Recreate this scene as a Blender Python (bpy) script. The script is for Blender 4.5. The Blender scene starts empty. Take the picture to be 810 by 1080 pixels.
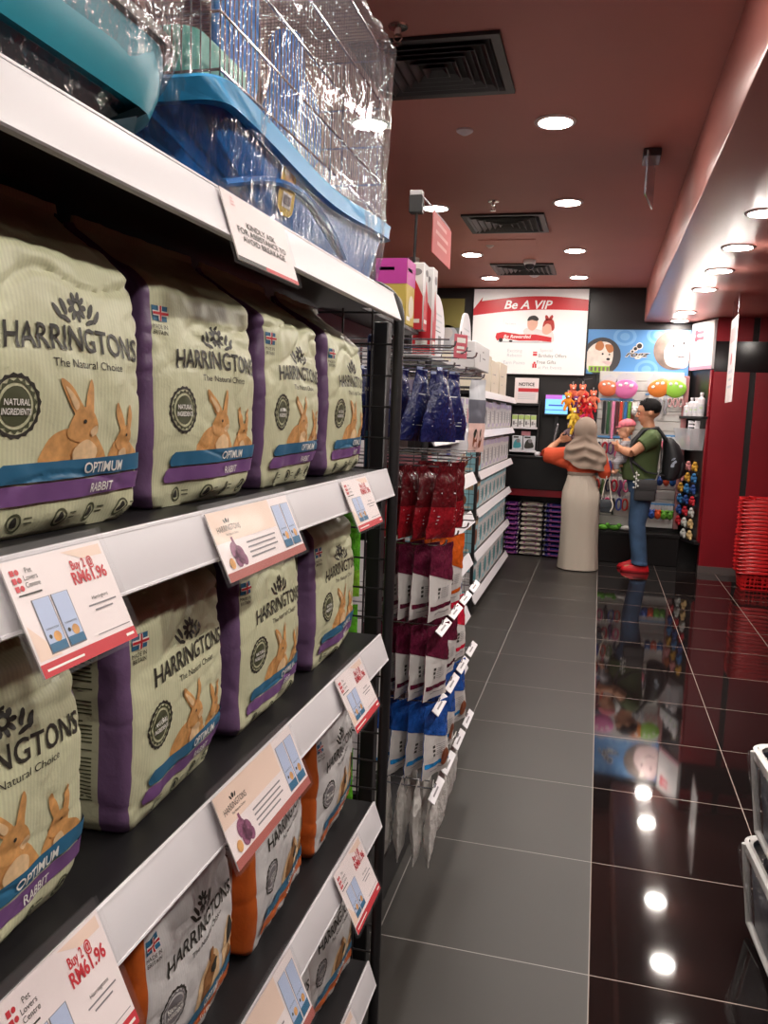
import bpy, bmesh, math, random
from mathutils import Vector, Matrix, noise
D = bpy.data; COL = bpy.context.scene.collection
PI = math.pi
rnd = random.Random(7)
def R(d): return math.radians(d)
def clamp(x, a=0.0, b=1.0): return max(a, min(b, x))
def sstep(a, b, x):
    t = clamp((x - a) / (b - a)); return t * t * (3 - 2 * t)

# ---------------------------------------------------------------- materials
def lin(r, g, b):
    f = lambda c: c / 12.92 if c <= 0.04045 else ((c + 0.055) / 1.055) ** 2.4
    return (f(r / 255), f(g / 255), f(b / 255), 1)
MATS = {}
def mat(name, rgb, rough=0.5, metal=0.0, bump=None, var=None, emit=None, coat=0.0, spec=0.5, stripes=None):
    if name in MATS: return MATS[name]
    m = D.materials.new(name); m.use_nodes = True; nt = m.node_tree; n = nt.nodes; l = nt.links
    p = n['Principled BSDF']; c = lin(*rgb)
    p.inputs['Base Color'].default_value = c; p.inputs['Roughness'].default_value = rough
    p.inputs['Metallic'].default_value = metal; p.inputs['Coat Weight'].default_value = coat
    p.inputs['Specular IOR Level'].default_value = spec
    tc = n.new('ShaderNodeTexCoord')
    if var:
        sc, amt = var
        nz = n.new('ShaderNodeTexNoise'); nz.inputs['Scale'].default_value = sc; nz.inputs['Detail'].default_value = 3
        l.new(tc.outputs['Object'], nz.inputs['Vector'])
        mr = n.new('ShaderNodeMapRange'); mr.inputs[1].default_value = .3; mr.inputs[2].default_value = .7
        mr.inputs[3].default_value = 1 - amt; mr.inputs[4].default_value = 1 + amt
        l.new(nz.outputs['Fac'], mr.inputs[0])
        vm = n.new('ShaderNodeVectorMath'); vm.operation = 'SCALE'; vm.inputs[0].default_value = c[:3]
        l.new(mr.outputs[0], vm.inputs['Scale']); l.new(vm.outputs[0], p.inputs['Base Color'])
    if stripes:
        sc, amt, axis = stripes
        w = n.new('ShaderNodeTexWave'); w.wave_type = 'BANDS'; w.bands_direction = axis
        w.inputs['Scale'].default_value = sc; w.inputs['Distortion'].default_value = 0
        l.new(tc.outputs['Object'], w.inputs['Vector'])
        mr = n.new('ShaderNodeMapRange'); mr.inputs[3].default_value = 1 - amt; mr.inputs[4].default_value = 1
        l.new(w.outputs['Fac'], mr.inputs[0])
        vm = n.new('ShaderNodeVectorMath'); vm.operation = 'SCALE'; vm.inputs[0].default_value = c[:3]
        l.new(mr.outputs[0], vm.inputs['Scale']); l.new(vm.outputs[0], p.inputs['Base Color'])
    if bump:
        sc, st = bump
        nz = n.new('ShaderNodeTexNoise'); nz.inputs['Scale'].default_value = sc; nz.inputs['Detail'].default_value = 4
        l.new(tc.outputs['Object'], nz.inputs['Vector'])
        bp = n.new('ShaderNodeBump'); bp.inputs['Strength'].default_value = st; bp.inputs['Distance'].default_value = .01
        l.new(nz.outputs['Fac'], bp.inputs['Height']); l.new(bp.outputs[0], p.inputs['Normal'])
    if emit:
        p.inputs['Emission Color'].default_value = lin(*emit[0]); p.inputs['Emission Strength'].default_value = emit[1]
    MATS[name] = m; return m
def film(name, tint=(240, 245, 250), cover=0.1, gloss=0.3, rough=0.08, bump=(45, .6), stretch=(1, 1, 1), gmin=.06, gmax=.75):
    """thin clear plastic film: mostly see-through, glossy glints, a little milky"""
    m = D.materials.new(name); m.use_nodes = True; nt = m.node_tree; n = nt.nodes; l = nt.links
    n.remove(n['Principled BSDF']); out = n['Material Output']
    tr = n.new('ShaderNodeBsdfTransparent'); gl = n.new('ShaderNodeBsdfGlossy'); df = n.new('ShaderNodeBsdfDiffuse')
    gl.inputs['Roughness'].default_value = rough; df.inputs['Color'].default_value = lin(*tint)
    lw = n.new('ShaderNodeLayerWeight'); lw.inputs['Blend'].default_value = gloss
    mr = n.new('ShaderNodeMapRange'); mr.inputs[3].default_value = gmin; mr.inputs[4].default_value = gmax
    l.new(lw.outputs['Facing'], mr.inputs[0])
    m1 = n.new('ShaderNodeMixShader'); l.new(mr.outputs[0], m1.inputs[0]); l.new(tr.outputs[0], m1.inputs[1]); l.new(gl.outputs[0], m1.inputs[2])
    m2 = n.new('ShaderNodeMixShader'); m2.inputs[0].default_value = cover
    l.new(m1.outputs[0], m2.inputs[1]); l.new(df.outputs[0], m2.inputs[2]); l.new(m2.outputs[0], out.inputs[0])
    tc = n.new('ShaderNodeTexCoord'); mp = n.new('ShaderNodeMapping'); mp.inputs['Scale'].default_value = stretch
    nz = n.new('ShaderNodeTexNoise'); nz.inputs['Scale'].default_value = bump[0]; nz.inputs['Detail'].default_value = 3
    l.new(tc.outputs['Object'], mp.inputs[0]); l.new(mp.outputs[0], nz.inputs['Vector'])
    bp = n.new('ShaderNodeBump'); bp.inputs['Strength'].default_value = bump[1]; bp.inputs['Distance'].default_value = .02
    l.new(nz.outputs['Fac'], bp.inputs['Height'])
    for s in (gl, df): l.new(bp.outputs[0], s.inputs['Normal'])
    l.new(bp.outputs[0], lw.inputs['Normal'])
    MATS[name] = m; return m

# ---------------------------------------------------------------- mesh builder
class MB:
    def __init__(s): s.v = []; s.f = []; s.m = []
    def add(s, vs, fs, mi=0, M=None):
        o = len(s.v)
        s.v += [tuple(M @ Vector(p)) for p in vs] if M is not None else [tuple(p) for p in vs]
        s.f += [[i + o for i in f] for f in fs]; s.m += [mi] * len(fs) if isinstance(mi, int) else list(mi)
        return s
    def box(s, x0, x1, y0, y1, z0, z1, mi=0, bev=0.0, M=None, seg=1):
        if bev <= 0:
            vs = [(x, y, z) for x in (x0, x1) for y in (y0, y1) for z in (z0, z1)]
            fs = [(0, 1, 3, 2), (4, 6, 7, 5), (0, 4, 5, 1), (2, 3, 7, 6), (0, 2, 6, 4), (1, 5, 7, 3)]
            return s.add(vs, fs, mi, M)
        b = bmesh.new(); bmesh.ops.create_cube(b, size=1)
        for v in b.verts: v.co = ((x0 + x1) / 2 + v.co.x * (x1 - x0), (y0 + y1) / 2 + v.co.y * (y1 - y0), (z0 + z1) / 2 + v.co.z * (z1 - z0))
        bmesh.ops.bevel(b, geom=b.edges[:], offset=bev, segments=seg, affect='EDGES', profile=.5)
        b.verts.ensure_lookup_table(); s.bm(b, mi, M); return s
    def bm(s, b, mi=0, M=None):
        b.verts.index_update(); s.add([v.co.copy() for v in b.verts], [[v.index for v in f.verts] for f in b.faces], mi, M); b.free()
    def tube(s, pts, r, mi=0, n=8, closed=False, M=None, flat=None):
        P = [Vector(p) for p in pts]; N = len(P); rs = r if isinstance(r, (list, tuple)) else [r] * N
        vs = []; prev = None
        for i, p in enumerate(P):
            if closed: t = P[(i + 1) % N] - P[i - 1]
            else: t = P[min(i + 1, N - 1)] - P[max(i - 1, 0)]
            t.normalize()
            if prev is None: a = t.orthogonal().normalized()
            else:
                a = prev - t * prev.dot(t)
                a = a.normalized() if a.length > 1e-6 else t.orthogonal().normalized()
            prev = a; b = t.cross(a)
            for k in range(n):
                q = 2 * PI * k / n; vs.append(p + (a * math.cos(q) + b * math.sin(q)) * rs[i])
        fs = []
        for i in range(N if closed else N - 1):
            j = (i + 1) % N
            for k in range(n): fs.append((i * n + k, i * n + (k + 1) % n, j * n + (k + 1) % n, j * n + k))
        if not closed: fs += [tuple(range(n))[::-1], tuple(range((N - 1) * n, N * n))]
        return s.add(vs, fs, mi, M)
    def rings(s, rings, mi=0, cap=True, M=None):
        n = len(rings[0]); vs = [p for r in rings for p in r]; fs = []
        for i in range(len(rings) - 1):
            for k in range(n): fs.append((i * n + k, i * n + (k + 1) % n, (i + 1) * n + (k + 1) % n, (i + 1) * n + k))
        if cap: fs += [tuple(range(n))[::-1], tuple(range((len(rings) - 1) * n, len(rings) * n))]
        return s.add(vs, fs, mi, M)
    def lathe(s, prof, mi=0, n=20, M=None, cap=True, sy=1.0):
        return s.rings([[(r * math.cos(2 * PI * k / n), sy * r * math.sin(2 * PI * k / n), z) for k in range(n)] for r, z in prof], mi, cap, M)
    def loft(s, spec, mi=0, n=24, M=None, fold=None):
        """spec rows (z, cx, cy, rx, ry); fold(k_angle, z)->radius factor"""
        rr = []
        for z, cx, cy, rx, ry in spec:
            rr.append([(cx + rx * math.cos(a) * (fold(a, z) if fold else 1), cy + ry * math.sin(a) * (fold(a, z) if fold else 1), z) for a in [2 * PI * k / n for k in range(n)]])
        return s.rings(rr, mi, True, M)
    def ell(s, c, r, mi=0, M=None, n=14, m=9):
        r = (r, r, r) if not isinstance(r, (tuple, list)) else r
        T = Matrix.Translation(c) @ Matrix.Diagonal((r[0], r[1], r[2], 1))
        if M is not None: T = M @ T
        return s.lathe([(max(math.sin(PI * i / m), 1e-3), -math.cos(PI * i / m)) for i in range(m + 1)], mi, n, T)
    def grid(s, fn, nu, nv, mi=0, cu=False, mif=None):
        vs = [fn(i / (nu if cu else nu - 1), j / (nv - 1)) for j in range(nv) for i in range(nu)]
        fs = []; ms = []
        for j in range(nv - 1):
            for i in range(nu if cu else nu - 1):
                k = (i + 1) % nu
                fs.append((j * nu + i, j * nu + k, (j + 1) * nu + k, (j + 1) * nu + i)); ms.append(mif(i, j) if mif else mi)
        return s.add(vs, fs, ms)
    def prism(s, poly, h0, h1, mi=0, M=None):
        n = len(poly); vs = [(x, y, h0) for x, y in poly] + [(x, y, h1) for x, y in poly]
        fs = [tuple(range(n))[::-1], tuple(range(n, 2 * n))] + [(k, (k + 1) % n, n + (k + 1) % n, n + k) for k in range(n)]
        return s.add(vs, fs, mi, M)
    def mesh(s, name, mats, smooth=True, ang=40):
        me = D.meshes.new(name); me.from_pydata([tuple(p) for p in s.v], [], s.f)
        for m in (mats if isinstance(mats, (list, tuple)) else [mats]): me.materials.append(m)
        me.polygons.foreach_set('material_index', s.m); me.update(); me.validate()
        if smooth:
            me.shade_smooth(); me.set_sharp_from_angle(angle=R(ang))
        return me
    def build(s, name, mats, parent=None, smooth=True, loc=None, rot=None, ang=40):
        return link(name, s.mesh(name, mats, smooth, ang), parent, loc, rot)
def link(name, me, parent=None, loc=None, rot=None):
    o = D.objects.new(name, me); COL.objects.link(o)
    if parent is not None: o.parent = parent
    if loc is not None: o.location = loc
    if rot is not None: o.rotation_euler = rot if isinstance(rot, (tuple, list)) else (0, 0, rot)
    return o
def tag(o, label=None, cat=None, group=None, kind=None):
    if label: o['label'] = label
    if cat: o['category'] = cat
    if group: o['group'] = group
    if kind: o['kind'] = kind
    return o
def thing(name, label, cat, loc=(0, 0, 0), rot=0, group=None):
    o = link(name, None, None, loc, rot); o.empty_display_size = .05
    return tag(o, label, cat, group)
def struct(name, mb, mats, parent=None, smooth=False, **k):
    o = mb.build(name, mats, parent, smooth, **k)
    if parent is None: o['kind'] = 'structure'
    return o
def dup(root, loc=None, rot=None, label=None, group=None):
    r = root.copy(); COL.objects.link(r)
    if loc is not None: r.location = loc
    if rot is not None: r.rotation_euler = rot if isinstance(rot, (tuple, list)) else (0, 0, rot)
    if label: r['label'] = label
    if group: r['group'] = group
    for ch in list(root.children):
        c = ch.copy(); COL.objects.link(c); c.parent = r
        for g in list(ch.children):
            d = g.copy(); COL.objects.link(d); d.parent = c
    return r
ORD = ['first', 'second', 'third', 'fourth', 'fifth', 'sixth', 'seventh', 'eighth', 'ninth', 'tenth', 'eleventh', 'twelfth', 'thirteenth', 'fourteenth', 'fifteenth', 'sixteenth', 'seventeenth', 'eighteenth', 'nineteenth', 'twentieth']

# ---------------------------------------------------------------- text and printed graphics
_tc = {}
def text2d(body, bold=0.0, shear=0.0):
    """filled letters as 2-D verts / faces, scaled to cap height 1, centred on x, baseline 0"""
    key = (body, bold, shear)
    if key in _tc: return _tc[key]
    cu = D.curves.new('lettering', 'FONT'); cu.body = body; cu.size = 1; cu.align_x = 'CENTER'; cu.resolution_u = 3
    cu.offset = bold; cu.shear = shear; cu.space_line = .95
    o = D.objects.new('lettering', cu); COL.objects.link(o)
    dg = bpy.context.evaluated_depsgraph_get(); me = D.meshes.new_from_object(o.evaluated_get(dg))
    v = [(p.co.x / .69, p.co.y / .69) for p in me.vertices]; f = [list(p.vertices) for p in me.polygons]
    D.objects.remove(o); D.curves.remove(cu); D.meshes.remove(me)
    _tc[key] = (v, f); return v, f
def tess(v, f, maxe):
    b = bmesh.new(); vs = [b.verts.new((x, y, 0)) for x, y in v]
    for q in f:
        try: b.faces.new([vs[i] for i in q])
        except ValueError: pass
    bmesh.ops.triangulate(b, faces=b.faces[:])
    for _ in range(6):
        e = [e for e in b.edges if e.calc_length() > maxe]
        if not e: break
        bmesh.ops.subdivide_edges(b, edges=e, cuts=1); bmesh.ops.triangulate(b, faces=[q for q in b.faces if len(q.verts) > 3])
    b.verts.index_update(); r = [(p.co.x, p.co.y) for p in b.verts], [[p.index for p in q.verts] for q in b.faces]; b.free(); return r
def smooth_poly(pts, k=4):
    n = len(pts); out = []
    for i in range(n):
        p0, p1, p2, p3 = [pts[(i + d) % n] for d in (-1, 0, 1, 2)]
        for j in range(k):
            t = j / k
            out.append(tuple(.5 * (2 * p1[a] + (p2[a] - p0[a]) * t + (2 * p0[a] - 5 * p1[a] + 4 * p2[a] - p3[a]) * t * t + (3 * p1[a] - p0[a] - 3 * p2[a] + p3[a]) * t ** 3) for a in (0, 1)))
    return out
class Print:
    """prints flat shapes given in (u, v) metres onto a surface S(u, v, off) -> point"""
    def __init__(s, mb, S, maxe=.02, step=.0003): s.mb, s.S, s.e, s.st = mb, S, maxe, step
    def raw(s, v, f, mi, layer=1):
        if s.e: v, f = tess(v, f, s.e)
        s.mb.add([s.S(x, y, layer * s.st) for x, y in v], f, mi)
    def poly(s, pts, mi, layer=1): s.raw(pts, [list(range(len(pts)))], mi, layer)
    def blob(s, pts, mi, layer=1): s.poly(smooth_poly(pts), mi, layer)
    def rect(s, x0, y0, x1, y1, mi, layer=1): s.poly([(x0, y0), (x1, y0), (x1, y1), (x0, y1)], mi, layer)
    def disc(s, x, y, r, mi, layer=1, ry=None, n=20, rot=0):
        ry = ry or r; c, q = math.cos(rot), math.sin(rot)
        s.poly([(x + r * math.cos(a) * c - ry * math.sin(a) * q, y + r * math.cos(a) * q + ry * math.sin(a) * c) for a in [2 * PI * k / n for k in range(n)]], mi, layer)
    def ring(s, x, y, r0, r1, mi, layer=1, n=28, cog=0):
        v = []; f = []
        for k in range(n):
            a = 2 * PI * k / n; ro = r1 * (1 + (cog if k % 2 else -cog))
            v += [(x + r0 * math.cos(a), y + r0 * math.sin(a)), (x + ro * math.cos(a), y + ro * math.sin(a))]
            j = (k + 1) % n; f.append([2 * k, 2 * k + 1, 2 * j + 1, 2 * j])
        s.raw(v, f, mi, layer)
    def text(s, body, x, y, mi, h=None, w=None, layer=2, bold=0.0, shear=0.0, left=False, arch=0.0):
        v, f = text2d(body, bold, shear); xs = [p[0] for p in v]; w0 = max(xs) - min(xs); c = (max(xs) + min(xs)) / 2
        kx = ky = h or (w / w0)
        if w: kx = w / w0
        if left: c = min(xs)
        v = [((p[0] - c) * kx + x, p[1] * ky + y) for p in v]
        if arch: v = [(a, b - arch * ((a - x) / (w0 * kx / 2)) ** 2) for a, b in v]
        s.raw(v, f, mi, layer)
def face_pX(x, y0=0, z0=0): return lambda u, v, o: (x + o, y0 + u, z0 + v)          # faces +X
def face_mY(y, x0=0, z0=0): return lambda u, v, o: (x0 + u, y - o, z0 + v)          # faces -Y

# ---------------------------------------------------------------- palette
M_black = mat('black_metal', (30, 29, 31), .45, var=(6, .15))
M_blackwall = mat('black_laminate', (30, 28, 29), .4, var=(3, .1))
M_white = mat('white_plastic', (225, 222, 226), .35)
M_card = mat('card_paper', (236, 224, 224), .45)
M_peach = mat('card_peach', (234, 208, 192), .45)
M_cream = mat('bag_cream', (212, 213, 178), .42, bump=(60, .12), stripes=(62, .10, 'Y'))
M_purple = mat('bag_purple', (120, 92, 130), .38, bump=(60, .15))
M_bagwhite = mat('bag_white', (214, 212, 212), .42, bump=(60, .12), stripes=(62, .05, 'Y'))
M_orange = mat('bag_orange', (206, 102, 42), .4, bump=(60, .15))
M_ink = mat('ink_black', (48, 46, 40), .5)
M_inkgreen = mat('ink_olive', (78, 82, 58), .5)
M_steelblue = mat('band_blue', (44, 104, 140), .45)
M_bandpurple = mat('band_purple', (116, 78, 132), .45)
M_inkwhite = mat('ink_white', (238, 236, 230), .5)
M_rabbit = mat('rabbit_fur', (206, 152, 92), .6, var=(90, .22))
M_rabbit2 = mat('rabbit_pale', (226, 192, 148), .6, var=(90, .15))
M_brownfur = mat('brown_fur', (150, 102, 56), .6, var=(70, .3))
M_red = mat('red_print', (196, 44, 54), .45)
M_redbrown = mat('redbrown_print', (168, 92, 84), .45)
M_grey = mat('grey_print', (128, 124, 128), .5)
M_lightgrey = mat('light_grey_print', (200, 202, 208), .5)
M_paleblue = mat('pale_blue_print', (178, 192, 222), .5)
M_plum = mat('plum_print', (136, 78, 110), .5, var=(200, .3))
M_steel = mat('bright_steel', (196, 196, 200), .25, metal=1)
M_darksteel = mat('dark_steel', (90, 90, 94), .35, metal=1)
M_clear = film('clear_sleeve', cover=.01, gloss=.18, rough=.16, bump=(12, .1), gmin=.012, gmax=.09)
M_skin = mat('skin', (196, 140, 108), .5, var=(30, .06))
# ================================================================ THE ROOM
CAMZ = 1.52; HC = 2.92; HB = 2.56; YB = 9.4; XL = -2.4; XR = 2.7; YF = -2.6
def tile_mat(name, base, rough, grout, sx, ox, sy, oy, spec=.5, var=.1):
    m = D.materials.new(name); m.use_nodes = True; nt = m.node_tree; n = nt.nodes; l = nt.links; p = n['Principled BSDF']
    geo = n.new('ShaderNodeNewGeometry'); sep = n.new('ShaderNodeSeparateXYZ'); l.new(geo.outputs['Position'], sep.inputs[0])
    def mth(op, a, b=None):
        q = n.new('ShaderNodeMath'); q.operation = op
        for i, v in enumerate((a, b)):
            if v is None: continue
            if isinstance(v, (int, float)): q.inputs[i].default_value = v
            else: l.new(v, q.inputs[i])
        return q.outputs[0]
    def line(c, s, o):
        t = mth('DIVIDE', mth('SUBTRACT', c, o), s); fl = mth('FLOOR', mth('ADD', t, .5))
        return mth('LESS_THAN', mth('ABSOLUTE', mth('SUBTRACT', t, fl)), .0018 / s), mth('FLOOR', t)
    lx, ix = line(sep.outputs[0], sx, ox); ly, iy = line(sep.outputs[1], sy, oy)
    g = mth('MAXIMUM', lx, ly)
    wn = n.new('ShaderNodeTexWhiteNoise'); wn.noise_dimensions = '2D'
    cb = n.new('ShaderNodeCombineXYZ'); l.new(ix, cb.inputs[0]); l.new(iy, cb.inputs[1]); l.new(cb.outputs[0], wn.inputs['Vector'])
    nz = n.new('ShaderNodeTexNoise'); nz.inputs['Scale'].default_value = 2.2; nz.inputs['Detail'].default_value = 5
    l.new(geo.outputs['Position'], nz.inputs['Vector'])
    f = mth('ADD', mth('MULTIPLY', wn.outputs['Value'], var), mth('MULTIPLY', nz.outputs['Fac'], .3)); f = mth('ADD', f, .85 - var / 2)
    vm = n.new('ShaderNodeVectorMath'); vm.operation = 'SCALE'; vm.inputs[0].default_value = lin(*base)[:3]; l.new(f, vm.inputs['Scale'])
    mx = n.new('ShaderNodeMix'); mx.data_type = 'RGBA'; l.new(g, mx.inputs[0]); l.new(vm.outputs[0], mx.inputs[6]); mx.inputs[7].default_value = lin(*grout)
    l.new(mx.outputs[2], p.inputs['Base Color'])
    r = mth('ADD', mth('MULTIPLY', g, .5), rough); l.new(r, p.inputs['Roughness'])
    p.inputs['Specular IOR Level'].default_value = spec
    bp = n.new('ShaderNodeBump'); bp.inputs['Strength'].default_value = .25; bp.inputs['Distance'].default_value = .002; bp.invert = True
    l.new(g, bp.inputs['Height']); l.new(bp.outputs[0], p.inputs['Normal'])
    return m
M_tg = tile_mat('matte_grey_tile', (53, 50, 47), .40, (150, 146, 142), .602, .067, .605, 2.2, spec=.35)
M_tb = tile_mat('polished_black_tile', (25, 20, 20), .045, (150, 130, 120), .578, .067, .605, 2.2, spec=.5)
M_ceil = mat('ceiling_paint', (196, 136, 126), .6, var=(1.5, .04))
M_ceil2 = mat('bulkhead_paint', (192, 122, 112), .3, var=(1.5, .04))
M_redwall = mat('red_laminate', (132, 26, 36), .3, var=(2, .08))
M_darkred = mat('dark_red_paint', (96, 30, 34), .5)
M_skirt = mat('steel_skirting', (128, 118, 116), .35, metal=.6)

b = MB(); b.box(XL, .067, YF, YB, -.1, 0); struct('floor', b, M_tg)
b = MB(); b.box(.067, XR, YF, YB, -.1, 0); struct('floor_polished', b, M_tb)
b = MB(); b.box(XL, .38, YF, YB, HC, HC + .1); struct('ceiling', b, M_ceil)
b = MB(); b.box(.38, XR, YF, YB, HB, HC + .1, bev=.012, seg=2); struct('ceiling_bulkhead', b, M_ceil2, smooth=True)
b = MB(); b.box(XL - .1, XR, YB, YB + .1, 0, HC); struct('wall_back', b, M_blackwall)
b = MB(); b.box(XL - .1, XL, YF, YB, 0, HC); struct('wall_left', b, M_darkred)
b = MB(); b.box(XR, XR + .1, YF, YB, 0, HC); struct('wall_right', b, M_darkred)
b = MB(); b.box(XL, XR, YF - .1, YF, 0, HC); struct('wall_front', b, M_darkred)
# red partition on the right: two laminated panels, dark joint, dark band
YP = 8.9
b = MB()
for x0, x1 in ((1.06, 1.39), (1.45, XR)):
    b.box(x0, x1, YP, YP + .12, .07, 2.03); b.box(x0, x1, YP, YP + .12, 2.33, HB)
struct('wall_red', b, M_redwall)
b = MB(); b.box(1.39, 1.45, YP + .015, YP + .1, .07, HB); struct('trim_1', b, M_blackwall)
M_band = mat('dark_glass_band', (26, 20, 22), .12)
b = MB(); b.box(1.06, XR, YP + .012, YP + .1, 2.03, 2.33); struct('trim_2', b, M_band)
b = MB(); b.box(1.055, XR, YP - .006, YP + .1, 0, .07); struct('baseboard_red', b, M_skirt)

# ---------------------------------------------------------------- ceiling fittings
M_glow = mat('lamp_diffuser', (255, 250, 244), .4, emit=((255, 246, 236), 1.0))
M_glow.node_tree.nodes['Principled BSDF'].inputs['Emission Strength'].default_value = LAMP = 205.0
M_ring = mat('lamp_trim', (240, 238, 236), .4)
ring = MB(); ring.lathe([(.078, 0), (.098, 0), (.1, -.004), (.094, -.010), (.080, -.010), (.078, 0)], 0, 32, cap=False)
disc = MB(); disc.lathe([(.079, -.004), (.060, -.010), (.002, -.012)], 0, 32)
me_ring = ring.mesh('trim_ring', M_ring); me_disc = disc.mesh('diffuser', M_glow)
def lamp(x, y, z, label):
    t = thing('downlight', label, 'ceiling light', (x, y, z), 0, 'round recessed downlights')
    link('trim_ring', me_ring, t); link('diffuser', me_disc, t)
CY = [4.2, 5.72, 7.33, 8.68]
names = ['nearest bright downlight in view, beside the big black vent', 'second downlight along the middle row, right of the hanging red sign', 'third downlight along the middle row, right of the dome camera', 'last downlight of the middle row, right above the red ribbon poster']
for y, nme in zip(CY, names): lamp(-.30, y, HC, 'round white ' + nme)
for y, nme in zip((5.78, 7.45, 8.7), ('downlight glowing right behind the hanging red sign', 'downlight left of the middle black ceiling vent', 'downlight above the top left corner of the red ribbon poster')): lamp(-1.19, y, HC, 'round white ' + nme)
for y, nme in zip((4.55, 5.4, 6.2, 7.05, 8.48, 9.18), ('largest downlight under the lowered right ceiling', 'second downlight from the right frame edge under the lowered ceiling', 'third downlight from the right frame edge under the lowered ceiling', 'fourth downlight from the right frame edge under the lowered ceiling', 'second farthest downlight under the lowered ceiling, above the animal banner', 'farthest small downlight under the lowered ceiling, touching the banner top')): lamp(.72, y, HB, 'round white ' + nme)
off = 'round white downlight behind the viewpoint lighting the near shelves'
for x, y, z in ((-.30, 2.6, HC), (-.30, 1.0, HC), (-.30, -.6, HC), (.72, 3.7, HB), (.72, 2.85, HB), (.72, 2.0, HB), (.72, 1.1, HB), (.72, .2, HB), (-1.19, 4.1, HC), (-1.19, 2.4, HC), (.72, -.8, HB), (1.8, 3, HB), (1.8, 6, HB)):
    lamp(x, y, z, off)
M_vent = mat('vent_black', (38, 38, 40), .45)
M_ventd = mat('vent_inside', (12, 12, 13), .7)
def vent(x, y, s, label):
    t = thing('ceiling_vent', label, 'air vent', (x, y, HC), 0, 'square black ceiling vents')
    f = MB(); h = s / 2
    def sq(r0, z0, r1, z1, mbx):
        mbx.rings([[(-r0, -r0, z0), (r0, -r0, z0), (r0, r0, z0), (-r0, r0, z0)], [(-r1, -r1, z1), (r1, -r1, z1), (r1, r1, z1), (-r1, r1, z1)]], 0, False)
    sq(h, 0, h, -.014, f); sq(h, -.014, h - .035, -.014, f); sq(h - .035, -.014, h - .05, -.002, f)
    f.build('vent_frame', M_vent, t, smooth=False)
    bk = MB(); bk.box(-h + .04, h - .04, -h + .04, h - .04, -.003, -.0015); bk.build('vent_backing', M_ventd, t, smooth=False)
    r = h - .06
    while r > .03:
        l = MB(); sq(r - .022, -.003, r, -.022, l); sq(r, -.022, r - .004, -.0225, l); sq(r - .004, -.0225, r - .026, -.0035, l)
        l.build('louvre', M_vent, t, smooth=False); r -= .045
vent(-.74, 3.5, .58, 'large square black ceiling vent near the wrapped cages')
vent(-.76, 6.28, .58, 'middle square black ceiling vent with a sprinkler in front')
vent(-.80, 8.2, .58, 'farthest square black ceiling vent above the red ribbon poster')
M_chrome = mat('sprinkler_chrome', (200, 196, 190), .2, metal=1)
for x, y, lab in ((-.81, 3.12, 'chrome sprinkler head at the corner of the large vent'), (-.775, 5.65, 'chrome sprinkler head in front of the middle vent')):
    t = thing('sprinkler_head', lab, 'sprinkler', (x, y, HC))
    q = MB(); q.lathe([(.038, 0), (.036, -.006), (.014, -.008), (.011, -.03)], 0, 20); q.build('escutcheon', M_chrome, t)
    q = MB(); q.tube([(-.012, 0, -.03), (-.015, 0, -.045), (-.004, 0, -.058)], .003); q.tube([(.012, 0, -.03), (.015, 0, -.045), (.004, 0, -.058)], .003)
    q.lathe([(.004, -.055), (.018, -.060), (.018, -.063), (.003, -.064)], 0, 14); q.build('deflector', M_chrome, t)
for x, y, r, lab in ((-.745, 4.26, .042, 'small white round smoke detector left of the nearest downlight'), (-.98, 7.06, .035, 'small white ceiling sensor left of the farthest vent'), (-.73, 8.55, .05, 'white round speaker cap at the farthest vent front')):
    q = MB(); q.lathe([(r, 0), (r, -.008), (r * .7, -.016), (r * .35, -.024), (.002, -.025)], 0, 20)
    tag(q.build('smoke_detector', M_white, loc=(x, y, HC)), lab, 'detector')
t = thing('dome_camera', 'small white dome camera in front of the farthest vent', 'security camera', (-.71, 7.75, HC))
q = MB(); q.lathe([(.055, 0), (.055, -.03), (.045, -.04)], 0, 20); q.build('housing', M_white, t)
q = MB(); q.ell((0, 0, -.05), (.042, .042, .04)); q.build('dome', mat('dome_dark', (40, 40, 44), .1), t)
t = thing('dome_camera', 'small white dome camera near the left end of the dark back wall', 'security camera', (-1.75, 7.6, HC))
q = MB(); q.lathe([(.055, 0), (.055, -.03), (.045, -.04)], 0, 20); q.build('housing', M_white, t)
q = MB(); q.ell((0, 0, -.05), (.042, .042, .04)); q.build('dome', M_white, t)
q = MB(); q.box(-.23, .23, -.2, .2, -.004, 0); q.box(-.215, .215, -.185, .185, -.006, -.003)
struct('trim_3', q, M_ceil, loc=(-.82, 7.05, HC))
# clear hanging sign seen nearly edge on
t = thing('hanging_sign', 'clear acrylic sign hung edge-on from the dark ceiling', 'sign', (.17, 4.75, HC))
q = MB(); q.box(-.045, .045, -.09, .09, -.04, 0, bev=.004); q.build('ceiling_mount', M_darksteel, t)
M_acr = film('acrylic', cover=.25, gloss=.5, rough=.05, bump=(4, .05), tint=(205, 220, 235))
q = MB(); q.box(-.004, .004, -.17, .17, -.25, -.035); q.build('panel', M_acr, t, rot=R(-9))
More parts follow.
